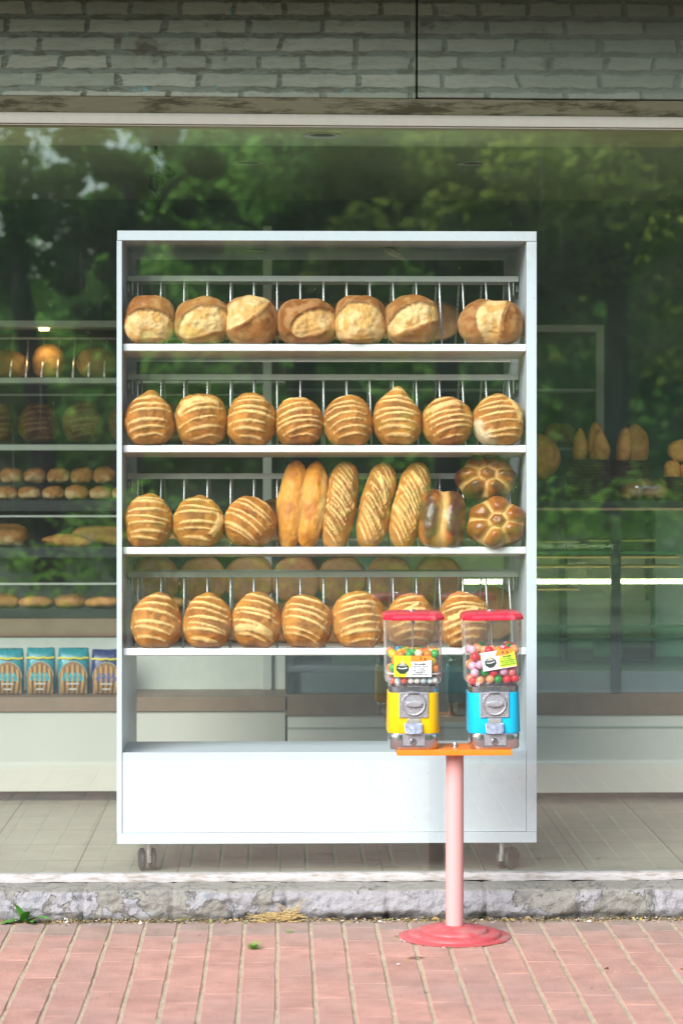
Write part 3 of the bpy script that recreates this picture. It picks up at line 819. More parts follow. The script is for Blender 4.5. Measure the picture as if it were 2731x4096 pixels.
for i, uc in enumerate((345, 452, 555, 660, 765, 872, 980)):
    rear('rear_loaf', 'brown loaf bottom, %s of the lower rear row behind the lowest shelf' % ORD[i], g, uc-52, uc+52, 1384, 1476, y=.64, seed=240+i, tone=1.7)
rear('rear_loaf', 'rounded brown loaf on the far side of the lowest shelf, above the blue gumball machine', g, 1074, 1185, 1347, 1472, y=.63, seed=260, tone=1.8)
g = 'loaves on the far side of the third shelf'
rear('rear_loaf', 'pale loaf edge on the far side of the third shelf beside the smooth batons', g, 585, 668, 1150, 1243, y=.62, seed=270, tone=1.3)
# ================================================================ gumball stand
YS = -.45
M['pink'] = white_paint('pale pink pole paint', (.60, .30, .285), (.16, .07, .05), (.38, .22, .19), 34, .85)
M['red'] = plain('worn red base paint', (.42, .06, .065), .5, 0, .15, 14, .2, (.36, .24, .22), 9, .8)
M['orange'] = plain('orange platform paint', (.72, .17, .008), .4, 0, .06, 14)
M['chrome'] = plain('chromed die cast', (.50, .49, .51), .16, .95, .08, 50, .02)
M['cast'] = plain('sandy cast zinc', (.40, .395, .42), .30, .75, .15, 160, .35)
M['dark'] = plain('dark recess', (.02, .02, .02), .7)
M['lid'] = plain('red lid plastic', (.50, .010, .03), .3, 0, .08, 20, .1, (.6, .45, .42), 7, .3)
def globe_haze(nt):
    lw = N(nt, 'ShaderNodeLayerWeight', Blend=.5).outputs['Facing']
    return math_n(nt, 'ADD', math_n(nt, 'MULTIPLY', math_n(nt, 'POWER', lw, 2), .28), .015, True)  # white haze painted on, denser at grazing edges, so the globe shows
M['globe'] = thin_glass('clear globe plastic', (.885, .875, .855), .06, .03, globe_haze, (1, 1, 1), 1.5)
pc = P(1043.5, 2150, YS); px_ = pc.x
zplat = P(1043, 1722.5, YS-.085).z
stand = thing('gumball_stand', 'pink pole stand with round red foot and orange platform on the pavement', 'gumball stand', (px_, YS, 0))
bm = bmesh.new()
lathe(bm, [(.0, .0), (.166, .0005), (.168, .002), (.166, .0035), (.143, .005), (.1405, .0055), (.137, .013), (.132, .0155), (.104, .0165), (.1015, .017), (.098, .0245), (.093, .027), (.058, .029), (.050, .034), (.034, .036), (.0, .036)], (px_, YS, 0), 72)
obj('foot', bm, M['red'], stand, smooth='auto')
bm = bmesh.new(); lathe(bm, [(.0268, .033), (.0268, zplat-.0165)], (px_, YS, 0), 40)
obj('pole', bm, M['pink'], stand, smooth='auto')
hx0, hx1 = P(911.5, 1728, YS-.085).x, P(1175, 1728, YS-.085).x
obj('platform', box(hx0, hx1, YS-.085, YS+.085, zplat-.0165, zplat), M['orange'], stand, bevel=.0015)
bm = bmesh.new(); lathe(bm, [(.013, zplat+.0002), (.013, zplat+.002), (.008, zplat+.003), (.008, zplat+.009), (.006, zplat+.014), (.002, zplat+.016)], (px_, YS-.01, 0), 20)
obj('bolt', bm, M['chrome'], stand, smooth='auto')
z = lambda px: px*.0003013
YELL, BLUE = (.86, .60, .0), (.0, .50, .74)
def ztext(): pass
paper = {k: plain('label ' + k, c, .45, 0, .04, 40) for k, c in (('white', (.66, .66, .65)), ('yellow', (.68, .62, .01)), ('orange', (.72, .20, .02)), ('lime', (.40, .58, .03)), ('ink', (.02, .02, .03)), ('bronze', (.55, .36, .2)), ('dark', (.02, .035, .03)), ('grey', (.25, .28, .28)))}
def sticker(root, gx, yf, cz, w_, h_, rot, kind):
    """price label on the front of the globe"""
    mt = Matrix.Translation((gx, yf, cz)) @ Matrix.Rotation(-rot, 4, 'Y')
    def put(bm): bm.transform(mt); return bm
    def poly(pts, y): 
        bm = bmesh.new(); prism(bm, [(x*w_/2, zz*h_/2) for x, zz in pts], y, y+.0004); return put(bm)
    base = obj('price_label', poly([(-1, -1), (1, -1), (1, 1), (-1, 1)], 0), paper['white'], root)
    if kind == 2:
        obj('label_field', poly([(-1, -1), (-.35, -1), (-.28, -.45), (-.05, .1), (-.13, .45), (-.1, 1), (-1, 1)], -.0006), paper['yellow'], base)
        obj('label_field', poly([(-.1, 1), (-.13, .45), (.55, .45), (1, .62), (1, 1)], -.0005), paper['orange'], base)
        cx, tx = -.55, .38
        lines = [('2', .42, .78, .23, .6, .0), ('\u20ba', .66, .66, .20, .6, 0), ('\u0130LE \u00c7ALI\u015eIR', tx, .20, .115, .35, 0), ('2 DEFA ARKA ARKAYA', tx, -.04, .088, .2, 0), ('1 TL ATINIZ', tx, -.24, .088, .2, 0), ("HER 1 TL' DE KOLU", tx, -.42, .088, .2, 0), ('\u00c7EV\u0130R\u0130N\u0130Z VE', tx, -.60, .088, .2, 0), ('\u00dcR\u00dcN\u00dcN\u00dcZ\u00dc ALINIZ.', tx, -.79, .088, .2, 0)]
    else:
        obj('label_field', poly([(-.02, 1), (-.18, .42), (.55, .35), (1, .65), (1, 1)], -.0006), paper['orange'], base)
        obj('label_field', poly([(0, -.92), (.04, .3), (.55, .35), (1, .62), (1, -.92)], -.0005), paper['lime'], base)
        cx, tx = -.50, .52
        lines = [('4', .30, .70, .25, .6, 0), ('\u20ba', .58, .62, .22, .6, 0), ('\u0130LE \u00c7ALI\u015eIR', tx, .22, .10, .35, 0), ('2 TL ATINIZ', tx, -.03, .092, .2, 0), ('B\u0130R TUR \u00c7EV\u0130R\u0130N\u0130Z', tx, -.25, .092, .2, 0), ('2 TL DAHA ATARAK', tx, -.46, .092, .2, 0), ('\u00dcR\u00dcN\u00dcN\u00dcZ\u00dc ALINIZ.', tx, -.68, .092, .2, 0)]
    # picture of the coin slot: dark eight-sided plate with a coin above it
    oc = [(cx + .36*math.cos(R(a)), -.18 + .58*math.sin(R(a))*(1.0 if a > 180 else .95)) for a in (20, 60, 120, 160, 200, 250, 290, 340)]
    obj('plate_picture', poly(oc, -.0010), paper['dark'], base)
    obj('plate_picture', poly([(cx-.24, -.1), (cx-.1, -.18), (cx+.1, -.16), (cx+.25, -.08), (cx+.25, -.16), (cx+.1, -.24), (cx-.1, -.25), (cx-.24, -.18)], -.0013), paper['white'], base)
    obj('plate_picture', poly([(cx-.25, .08), (cx-.1, .28), (cx+.1, .28), (cx+.25, .08), (cx+.15, .02), (cx-.15, .02)], -.0012), paper['grey'], base)
    obj('coin_picture', poly([(cx + .10*math.cos(R(a)), .34 + .21*math.sin(R(a))) for a in range(0, 360, 20)], -.0014), paper['bronze'], base)
    for s, x, zz, sz, b, _ in lines:
        p = mt @ Vector((x*w_/2, -.0011, zz*h_/2))
        rm = Matrix.Rotation(-rot, 4, 'Y') @ Matrix.Rotation(R(90), 4, 'X')
        sxx = 1.0
        t = text(s, sz*h_*.86, p, paper['ink'], base, 'lettering', rotm=rm, bold=.0003 if b > .3 else .0001)
        wmax = .56*w_ if kind == 2 else .44*w_
        if len(s) > 2 and t.dimensions.x > wmax: t.scale.x = wmax/t.dimensions.x
def machine(u, color_m, label, tiltdeg, kind, balls):
    zb = zplat + .0004
    x = P(u, 1720, YS-.06).x
    HD = .078
    root = thing('gumball_machine', label, 'gumball machine', (x, YS, zb))
    ox, oy = x, YS
    def sec(lst, n=8):
        bm = bmesh.new(); loft(bm, [rsq(hw, hd, r, zb+zz, ox, oy, n) for zz, hw, hd, r in lst]); return bm
    Z = lambda zp: (1445-zp)*.0003013    # picture row to height
    # metal base
    base = obj('base', sec([(0, .0715, .072, .03), (.004, .0735, .074, .03), (Z(1300), .0745, .075, .03), (Z(1288), .0735, .074, .03)]), M['chrome'], root, smooth='auto')
    fy = oy - .075
    bm = bmesh.new(); z0, z1 = zb+Z(1415), zb+Z(1298)
    # recessed square round the lock
    bx(bm, ox-.036, ox-.0345, fy-.004, fy+.004, z0, z1); bx(bm, ox+.0325, ox+.034, fy-.004, fy+.004, z0, z1); bx(bm, ox-.0343, ox+.0323, fy-.004, fy+.004, z0, z0+.002)
    obj('lock_surround', bm, M['chrome'], base)
    obj('lock_plate', box(ox-.034, ox+.032, fy-.0015, fy+.003, z0+.003, z1), M['cast'], base)
    lk = bmesh.new(); lathe(lk, [(0, .0), (.0105, .0), (.0105, .003), (.0085, .0045), (.0075, .0032), (.0, .0032)], (0, 0, 0), 28, 'y')
    bmesh.ops.translate(lk, verts=lk.verts, vec=(ox-.002, fy-.001, zb+Z(1368))); 
    lock = obj('lock', lk, M['chrome'], base, smooth='auto')
    obj('keyhole', box(ox-.003, ox-.001, fy-.0048, fy-.0041, zb+Z(1380), zb+Z(1358)), M['dark'], lock)
    # painted shell
    obj('shell', sec([(Z(1286), .0768, .077, .034), (Z(1278), .0778, .078, .034), (Z(890), .0752, .0755, .034), (Z(886), .0740, .0745, .034)]), color_m, root, smooth='auto')
    sy = oy - .0765
    # metal collar with five ribs
    collar = obj('collar', sec([(Z(886)+.0004, .0735, .074, .032), (Z(826), .0735, .074, .032), (Z(815), .070, .071, .03), (Z(805), .060, .062, .03)]), M['chrome'], root, smooth='auto')
    bm = bmesh.new()
    for k in range(5): bx(bm, ox-.0155+k*.0067-.0018, ox-.0155+k*.0067+.0018, oy-.0775, oy-.070, zb+Z(884), zb+Z(818))
    obj('ribs', bm, M['chrome'], collar, bevel=.001)
    # coin plate, dial and handle
    px0, px1, pz0, pz1 = ox-.0435, ox+.0425, zb+Z(1130), zb+Z(880)
    bm = bmesh.new(); loft(bm, [[(a, yy, b) for a, b in ((px0+e, pz0+e), (px1-e, pz0+e), (px1-e, pz1-e), (px0+e, pz1-e))] for yy, e in ((sy+.004, 0), (sy-.004, 0), (sy-.0055, .0015), (sy-.0055, .005), (sy-.0045, .006))])
    plate = obj('coin_plate', bm, M['cast'], root)
    dc = Vector((ox-.001, sy-.0045, zb+Z(990)))
    bm = bmesh.new(); lathe(bm, [(0, 0), (.035, 0), (.0355, .006), (.033, .009), (.0305, .0085), (.0295, .0062), (0, .0062)], (0, 0, 0), 56, 'y'); bmesh.ops.translate(bm, verts=bm.verts, vec=dc)
    dial = obj('dial', bm, M['cast'], plate, smooth='auto')
    bm = bmesh.new(); prism(bm, [(dc.x+a, dc.z+b) for a, b in ((-.0245, -.0035), (-.0235, .0045), (-.008, .008), (.008, .008), (.0235, .0045), (.0225, -.0055), (.006, -.0085), (-.006, -.0085))], dc.y-.018, dc.y-.006)
    obj('handle', bm, M['cast'], dial, bevel=.0015)
    obj('coin_slot', box(dc.x-.0165, dc.x+.0165, dc.y-.0095, dc.y-.0066, dc.z+.0285, dc.z+.0315), M['dark'], dial)
    # chute and flap
    obj('chute', box(ox-.0205, ox+.0195, sy-.005, sy+.004, zb+Z(1190), zb+Z(1137)), M['steel'], root, bevel=.001)
    bm = bmesh.new(); fw = .0262
    pts = [(-fw, 0), (fw, 0)] + [(fw*math.cos(R(-a)) if 0 else (fw-.010)+.010*math.cos(R(a)), -.0215-.010*math.sin(R(a))) for a in range(0, 91, 15)] + [(-(fw-.010)-.010*math.sin(R(a)), -.0215-.010*math.cos(R(a))) for a in range(0, 91, 15)]
    c0 = (ox-.002, zb+Z(1180))
    rings = []
    for off in (0, .0016):
        rings.append([(c0[0]+a, sy-.007-off - .012*min(1, -b/.03)*1.0 + (.0), c0[1]+b) for a, b in pts])
    loft(bm, rings)
    obj('flap', bm, M['chrome'], root, bevel=.0005)
    # globe
    gw = lambda px: px*.0003013
    gx = ox + .0005
    top_z, bot_z = Z(166), Z(806)
    globe = obj('globe', sec([(bot_z, .071, .071, .028), (Z(775), .0825, .082, .03), (top_z, .0862, .0862, .028)], 6), M['globe'], root, smooth='auto')
    for f in list(globe.data.polygons): pass
    bm = bmesh.new(); loft(bm, [rsq(hw, hd, r, zb+zz, gx, oy, 6) for zz, hw, hd, r in ((bot_z-.002, .069, .069, .026), (bot_z+.001, .0715, .0715, .028))])
    obj('globe_floor', bm, M['globe'], root)
    # lid
    bm = bmesh.new()
    def oct_(hw, hd, c, zz): return [(gx+a*hw, oy+b*hd, zb+zz) for a, b in ((-1, -1+c), (-1+c, -1), (1-c, -1), (1, -1+c), (1, 1-c), (1-c, 1), (-1+c, 1), (-1, 1-c))]
    loft(bm, [oct_(.0895, .0895, .30, Z(170)), oct_(.0905, .0905, .30, Z(166)), oct_(.0905, .0905, .30, Z(138)), oct_(.085, .085, .30, Z(110)), oct_(.072, .072, .30, Z(98)), oct_(.03, .03, .3, Z(93))])
    lid = obj('lid', bm, M['lid'], root, bevel=.002)
    bm = bmesh.new(); lathe(bm, [(.011, zb+Z(95)), (.011, zb+Z(88)), (.0075, zb+Z(80)), (.003, zb+Z(77))], (gx, oy, 0), 18)
    obj('lid_lock', bm, M['chrome'], lid, smooth='auto')
    bm = bmesh.new(); tube(bm, [(gx, oy, zb+Z(810)), (gx, oy, zb+Z(172))], .0022, 10); tube(bm, [(gx, oy, zb+Z(225)), (gx, oy, zb+Z(171))], .0058, 12)
    obj('centre_rod', bm, M['steel'], root, smooth='auto')
    if kind == 2:
        bm = bmesh.new(); loft(bm, [rsq(.081, .080, .028, zb+Z(702), gx, oy, 6), rsq(.081, .080, .028, zb+Z(692), gx, oy, 6)])
        obj('divider_tray', bm, plain('white tray', (.8, .78, .74), .5), root, smooth='auto')
        sticker(root, ox-.004, oy-.0875, zb+Z(620), .1115, .0625, 0, 2)
    else:
        sticker(root, ox+.013, oy-.0878, zb+Z(556), .1005, .055, R(8.5), 4)
    root.rotation_euler = (0, R(tiltdeg), 0)
    return root, gx, oy, zb, Z
M['yellow'] = plain('yellow shell paint', (.66, .39, .0), .38, 0, .05, 25)
M['cyan'] = plain('sky blue shell paint', (.0, .38, .60), .38, 0, .05, 25)
mL = machine(949.5, M['yellow'], 'yellow gumball machine with red lid on the left of the orange platform', 0, 2, None)
mR = machine(1136, M['cyan'], 'sky blue gumball machine with red lid on the right of the orange platform', -1.0, 4, None)
# ---- balls
ball_meshes = {}
def ball_mesh(colr, name, marbled=None, r=1.0, egg=1.0):
    key = (name, egg)
    if key in ball_meshes: return ball_meshes[key]
    bm = bmesh.new(); bmesh.ops.create_uvsphere(bm, u_segments=24, v_segments=14, radius=1)
    for v in bm.verts: v.co.z *= egg
    me = bpy.data.meshes.new('gumball'); bm.to_mesh(me); bm.free()
    for p in me.polygons: p.use_smooth = True
    m, nt, out = new_mat('candy ' + name); co = coords(nt)
    n = noise_n(nt, co, 2.2, 5, .6, 1.2)
    c = mix(nt, ramp(nt, n, [(.42, 0.0), (.6, 1.0)]), colr, marbled if marbled else tuple(x*.9 for x in colr))
    bsdf(nt, out, c, .22, 0, n, .03, .05)
    me.materials.append(m); ball_meshes[key] = me; return me
COL = {'yellow': ((.82, .52, .01), None), 'green': ((.05, .42, .07), None), 'orange': ((.88, .25, .02), None), 'cream': ((.80, .70, .45), None), 'blue': ((.05, .35, .62), None),
       'white': ((.82, .80, .76), None), 'red orange': ((.78, .11, .03), None), 'deep green': ((.0, .27, .04), None), 'peach': ((.88, .36, .17), None), 'red': ((.70, .02, .04), None),
       'marbled pink': ((.80, .50, .56), (.62, .30, .55)), 'clear red': ((.55, .05, .08), (.75, .25, .25)), 'white and blue': ((.82, .82, .80), (.2, .5, .6))}
rb = random.Random(11)
def fill(mach, zlo, zhi, r, palette, where, egg=1.0, jit=.25, topvar=0, halfw=.079, show=2):
    root, gx, oy, zb, Z = mach
    pitch = r*1.9; nx = int((2*halfw-2*r)/pitch)+1
    dxp = (2*halfw-2*r)/(nx-1)
    nz = max(1, int((zhi-zlo-2*r)/(pitch*.88))+1)
    T = Matrix.Translation(root.location) @ Matrix.Rotation(root.rotation_euler.y, 4, 'Y') @ Matrix.Translation(-root.location)
    names = list(palette)
    for k in range(nz):
        for j in range(nx):
            for i in range(nx):
                topl = k == nz-1
                if not (j < show or topl or i in (0, nx-1) and j < show+1): continue
                x = -halfw + r + i*dxp + (dxp*.5*(1 if i < nx-1 else -1) if (k+j) % 2 and 0 < i else 0)
                if k % 2: x = -halfw + r + min(i+.5, nx-1)*dxp if i < nx-1 else None
                if x is None: continue
                y = -halfw + r + j*dxp
                # keep inside the rounded corners
                zz = zlo + r + k*pitch*.88
                if topl and topvar and rb.random() < topvar: continue
                lim = halfw - r
                if zz < Z(775)+r: lim = min(lim, .0745-r*.6)
                x += rb.uniform(-jit, jit)*r*.6; y += rb.uniform(0, jit)*r; zz += rb.uniform(-jit, jit)*r*.6
                x = max(-lim, min(lim, x)); y = max(-lim, min(lim, y))
                cr = .024
                if abs(x) > lim-cr*.4 and abs(y) > lim-cr*.4: x *= .93; y *= .93
                nm = rb.choices(names, [palette[n_] for n_ in names])[0]
                c_, mb_ = COL[nm]
                o = bpy.data.objects.new('gumball', ball_mesh(c_, nm, mb_, 1, egg)); col.objects.link(o)
                o.location = T @ Vector((gx+x, oy+y, zb+zz)); o.scale = (r, r, r)
                o.rotation_euler = (rb.uniform(-.5, .5) if egg != 1 else rb.uniform(0, 6), rb.uniform(-.6, .6), rb.uniform(0, 6)) if egg == 1 else (rb.uniform(1.0, 2.1), rb.uniform(0, 3), 0)
                tag(o, '%s %s' % (nm, where), 'gumball', '%s %s' % (nm, where))
Zz = mL[4]
fill(mL, Zz(690), Zz(425), .0128, {'yellow': 6, 'green': 3, 'orange': 3, 'cream': 1.3, 'blue': 1.2}, 'egg shaped gum above the tray in the yellow machine', 1.12, .3, 0)
fill(mL, Zz(803), Zz(704), .0100, {'white': 4, 'red orange': 4, 'blue': 3.5, 'white and blue': 1, 'orange': 1}, 'small round gum below the tray in the yellow machine', 1.0, .2, 0, .077)
fill(mR, Zz(803), Zz(395), .0132, {'deep green': 4, 'orange': 2.5, 'peach': 3, 'marbled pink': 3, 'red': 2.4, 'white': 1.2, 'clear red': 1, 'yellow': .5}, 'bouncy ball in the globe of the blue machine', 1.0, .35, .45, .081)
# ================================================================ left display shelving
M['cream'] = plain('cream counter board', (.50, .475, .41), .5, 0, .06, 5)
M['wood'] = plain('brown counter edge', (.22, .14, .085), .5, 0, .25, 14)
M['kick'] = plain('dark kick board', (.05, .058, .055), .6)
M['tray'] = plain('black baking tray', (.022, .026, .025), .5, .3)
M['shelfg'] = plain('grey shelf edge', (.40, .44, .36), .5, 0, .08, 10)
M['greyfr'] = plain('grey aluminium frame', (.44, .46, .40), .5, .1, .06, 10)
M['backp'] = plain('dark shelf back', (.055, .060, .042), .7, 0, .2, 6)
YC = 1.68
def zat(v, y, u=750): return P(u, v, y).z
lx0, lx1 = P(-90, 1500, YC).x, P(655, 1500, YC).x
unit = thing('display_shelving', 'bakery shelving unit with trays of rolls along the left of the shop', 'shelving', ((lx0+lx1)/2, YC+.4, FZ))
obj('base_panel', box(lx0, lx1, YC, YC+.03, zat(1815, YC), zat(1634, YC)), M['cream'], unit)
obj('counter_edge', box(lx0, lx1+.01, YC-.012, YC+.62, zat(1633, YC-.012), zat(1600, YC-.012)), M['wood'], unit, bevel=.002)
obj('kick_board', box(lx0, lx1, YC+.06, YC+.62, FZ+.001, zat(1815, YC)-.001), M['kick'], unit)
obj('back_panel', box(lx0, lx1, YC+.66, YC+.69, FZ+.001, zat(735, YC+.3)), M['backp'], unit)
YS1 = 1.95
zt = zat(1600, YC-.012)
obj('light_board', box(lx0, lx1, YC+.28, YC+.31, zt+.001, zat(1462, YC+.28)), plain('pale back board', (.50, .52, .45), .5), unit)
for v0, v1, nm, m_, dep in ((737, 751, 'top_board', 'shelfg', .55), (868, 880, 'shelf', 'shelfg', .55), (1021, 1034, 'shelf', 'shelfg', .55), (1420, 1461, 'lower_board', 'wood', .45)):
    obj(nm, box(lx0, lx1, YS1, YS1+dep, zat(v1, YS1), zat(v0, YS1)), M[m_], unit, bevel=.001)
for v0, v1 in ((1183, 1187), (1338, 1342)):
    obj('glass_shelf_edge', box(lx0, P(560, 1200, YS1).x, YS1-.01, YS1+.02, zat(v1, YS1), zat(v0, YS1)), M['greyfr'], unit)
obj('post', box(P(604, 700, YS1).x, P(624, 700, YS1).x, YS1-.012, YS1+.04, zt+.001, zat(520, YS1)), M['greyfr'], unit, bevel=.001)
for v, u0, u1 in ((776, -80, 268), (905, -80, 268)):
    obj('wire_rail', box(P(u0, v, YS1).x, P(u1+320, v, YS1).x, YS1+.2, YS1+.21, zat(v+4, YS1+.2), zat(v, YS1+.2)), M['greyfr'], unit)
for u in (30, 66, 102, 138, 174, 210, 246):
    a = P(u, 780, YS1+.2); b = P(u-6, 866, YS1+.05); bm = bmesh.new(); tube(bm, [a, b], .004, 8); obj('rod', bm, M['rod'], unit, smooth=True)
# little warm lamp glowing under the top board
lamp = thing('shelf_lamp', 'small warm lamp glowing under the top board of the left shelving', 'lamp', P(101, 754, YS1+.1))
bm = bmesh.new(); pl = P(101, 755, YS1+.05); bx(bm, pl.x-.018, pl.x+.018, pl.y-.01, pl.y+.03, pl.z-.006, pl.z+.003)
obj('bulb', bm, emit('warm bulb', (1, .62, .25), 9), lamp)
obj('housing', box(pl.x-.03, pl.x+.03, pl.y-.02, pl.y+.05, pl.z+.0035, zat(751, YS1)-.0005), M['rail'], lamp)
sp = bpy.data.lights.new('shelf_lamp_light', 'SPOT'); sp.energy = 1.2; sp.color = (1, .70, .34); sp.spot_size = R(140); sp.spot_blend = .8; sp.shadow_soft_size = .03
spo = bpy.data.objects.new('shelf_lamp_light', sp); col.objects.link(spo); spo.parent = lamp; spo.location = (pl - lamp.location) + Vector((0, 0, -.02))
# loaves and pastries in it
def inloaf(name, label, cat, group, u0, u1, v0, v1, y, hc, seed, e=2.3, m_='crust', dp=None, lean=8, roll=0, flat=.15, tone=1):
    s = S(y); W, H = (u1-u0)*s, (v1-v0)*s
    bm = loaf_mesh(W, H, dp or min(W, H)*.5, mk_outline(e, seed=seed, flat=flat, rough=.05), hc[0], hc[1], seed, nr=16, na=48)
    c = P((u0+u1)/2, (v0+v1)/2, y)
    bm.transform(Matrix.Translation(c) @ Matrix.Rotation(R(90-lean), 4, 'X') @ Matrix.Rotation(roll, 4, 'Z'))
    return tag(obj(name, bm, M[m_], None, smooth=True, origin=(c.x, c.y, c.z-H/2)), label, cat, group)
gold = plain_col(3, 1, (.50, .24, .06))
def rollcol(seed):
    def height(p, q, rr): return .002*fbm((p*3, q*3, seed), 3)
    def color(p, q, rr, w3):
        n2 = fbm(w3*14, 3); return lerp3((.40, .18, .045), (.60, .41, .19), sstep(-.35, .25, -q - .3 + n2))
    return height, color
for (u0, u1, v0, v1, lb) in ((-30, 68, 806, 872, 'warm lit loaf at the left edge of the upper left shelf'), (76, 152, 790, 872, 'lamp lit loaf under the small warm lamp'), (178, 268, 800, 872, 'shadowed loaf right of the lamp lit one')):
    inloaf('lit_loaf', lb, 'bread loaf', 'loaves on the upper left shelf', u0, u1, v0, v1, 2.12, plain_col(3, .6, (.62, .33, .10)), int(u0)+300)  # crust tone lowered to put the shelf's shade into the colour
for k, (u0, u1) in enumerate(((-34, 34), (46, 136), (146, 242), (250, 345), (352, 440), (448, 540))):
    inloaf('dim_loaf', 'dim scored loaf on the second shelf of the left unit, %s from left' % ORD[k], 'bread loaf', 'scored loaves on the second left shelf', u0, u1, 925, 1022, 2.15, scored(6, R(8), .1, k, None, .30), 310+k)  # deep shade of this shelf put into the crust tone
for rw, (va, vb, y) in enumerate(((1073, 1113, 2.14), (1117, 1150, 2.04))):
    for k in range(6):
        u = 27 + 53.5*k - 27*rw*.4
        inloaf('bread_roll', 'small pale topped roll, %s in the %s row on the left tray' % (ORD[k], ('back', 'front')[rw]), 'bread roll', 'rolls on the left tray', u-26, u+27, va, vb, y, rollcol(k+rw*9), 330+k+rw*10, dp=.035)
def tray(label, u0, u1, v0, v1, y, d):
    t = thing('baking_tray', label, 'tray', P((u0+u1)/2, v1, y+d/2), 'baking trays in the left shelving')
    a, b = P(u0, v1, y), P(u1, v0, y)
    obj('tray_bottom', box(a.x, b.x, y+.002, y+d, a.z, a.z+.004), M['tray'], t); obj('rim', box(a.x, b.x, y-.002, y+.0015, a.z, b.z), M['tray'], t, bevel=.001)
tray('black tray under the small rolls in the left shelving', -80, 560, 1149, 1174, 1.99, .35)
tray('black tray under the flat ciabattas in the left shelving', -80, 560, 1256, 1281, 1.99, .35)
tray('black tray under the flat brown pastries in the left shelving', -80, 560, 1398, 1419, 1.99, .35)
inloaf('round_roll', 'big round roll left of the ciabattas', 'bread roll', None, -38, 71, 1204, 1260, 2.1, rollcol(3), 360, dp=.06)
g = 'ciabattas on the left tray'
inloaf('ciabatta', 'flat pointed ciabatta lying in front of the other one', 'ciabatta', g, 97, 214, 1228, 1260, 2.06, gold, 361, 1.7, dp=.05, roll=R(-3))
inloaf('ciabatta', 'knobbly ciabatta raised behind the first one, beside the rack', 'ciabatta', g, 165, 330, 1208, 1256, 2.14, gold, 362, 2.0, dp=.05, roll=R(-4))
inloaf('ciabatta', 'long ciabatta seen through the rack on the left tray', 'ciabatta', g, 340, 520, 1214, 1258, 2.12, gold, 363, 2.0, dp=.05)
for k in range(7):
    u = 10 + 76*k
    inloaf('flat_pastry', 'flat brown pastry on the lowest left tray, %s from left' % ORD[k], 'pastry', 'flat pastries on the lowest left tray', u-42, u+42, 1364+(k % 2)*4, 1400, 2.08 - .03*(k % 2), plain_col(k, 1, (.50, .23, .07)), 370+k, 2.0, dp=.05)
# ---- breadstick packets
def packet(u0, u1, v0, v1, topc, label, dark, k):
    y = YC + .13; a, b = P(u0, v1, y), P(u1, v0, y); W, H = b.x-a.x, b.z-a.z; cx = (a.x+b.x)/2
    root = thing('breadstick_packet', label, 'packet', (cx, y, zt+.001), 'breadstick packets on the left counter')
    a.z = zt+.0012; H = b.z - a.z
    tm = plain('packet film ' + topc[0] + str(k), topc[1], .25, 0, .15, 30, .2)
    bm = bmesh.new(); rings = []
    for j in range(15):
        t = j/14; bulge = .032*math.sin(PI*min(1, t*1.02))**.5 if t < .93 else .003
        hw = W/2*(1 - .05*sstep(.8, 1, t)) ; z_ = a.z + H*t
        rg = []
        for i in range(24):
            an = 2*PI*i/24; ca, sa = math.cos(an), math.sin(an)
            rg.append((cx + hw*math.copysign(abs(ca)**.55, ca), y + (bulge*math.copysign(abs(sa)**.8, sa)) + .002*noise.noise(Vector((an*3, t*14, k))), z_ + (.003*math.sin(i*2.6) if j == 14 else 0)))
        rings.append(rg)
    loft(bm, rings); obj('film', bm, tm, root, smooth=True)
    # arched window with the sticks behind it
    ym = y - .0335
    zs = a.z + H*.62
    arch = [(cx - W*.44, a.z+.002), (cx + W*.44, a.z+.002)] + [(cx + W*.44*math.cos(R(t)), zs - W*.36 + W*.5*math.sin(R(t))) for t in range(0, 181, 12)]
    bm = bmesh.new(); prism(bm, arch, ym, ym+.002); obj('window', bm, plain('packet window' + str(k), (.28, .15, .06), .3), root)
    rim_pts = [(cx + W*.45*math.cos(R(t)), ym-.001, zs - W*.36 + W*.51*math.sin(R(t))) for t in range(0, 181, 10)]
    bm = bmesh.new(); tube(bm, rim_pts, .0013, 6); obj('window_rim', bm, M['cream'], root)
    stm = plain('breadstick' + str(k), (.46, .25, .08), .55, 0, .15, 40)
    for i in range(5):
        x = cx - W*.33 + W*.165*i; hh = zs - W*.36 + W*.42*math.sqrt(max(.05, 1-((x-cx)/(W*.44))**2))
        bm = bmesh.new(); tube(bm, [(x-.002*(i-2), ym-.001, a.z+.004), (x, ym-.003, (a.z+hh)/2), (x, ym-.001, hh)], [.0065, .0075, .006], 10); obj('breadstick', bm, stm, root, smooth=True)
    bz = a.z + H*.80
    bm = bmesh.new(); tubepts = [(cx - W*.485 + W*.97*i/8, ym+.010 - .011*math.sin(PI*i/8)-.001, bz - .002*math.sin(i*2.1+k)) for i in range(9)]
    rg = [[(p[0], p[1], p[2]-.0035) for p in tubepts], [(p[0], p[1], p[2]+.0035) for p in tubepts]]; loft(bm, rg, False, False, False)
    obj('yellow_band', bm, plain('packet yellow' + str(k), (.70, .58, .02), .4), root)
    lm = plain('packet lettering' + str(k), (.02, .42, .46) if not dark else (.10, .12, .32), .5)
    for s_, sz, zz in (('KAYA', .026, .42), ('KARDE\u015eLER', .021, .34)):
        t = text(s_, sz, (cx, ym-.0095, a.z + H*zz), lm, root, bold=.0008)
        if t.dimensions.x > W*.72: t.scale.x = W*.72/t.dimensions.x
    wl = M['cream']
    for zz, fr in ((.22, .4), (.10, .26)): obj('caption_strip', box(cx-W*fr/2, cx+W*fr/2, ym-.0095, ym-.009, a.z+H*zz, a.z+H*(zz+.035)), wl, root)
teal, navy = ('teal', (.0, .22, .25)), ('navy', (.01, .022, .12))
packet(-14, 56, 1490, 1600, teal, 'teal breadstick packet at the left picture edge', False, 0)
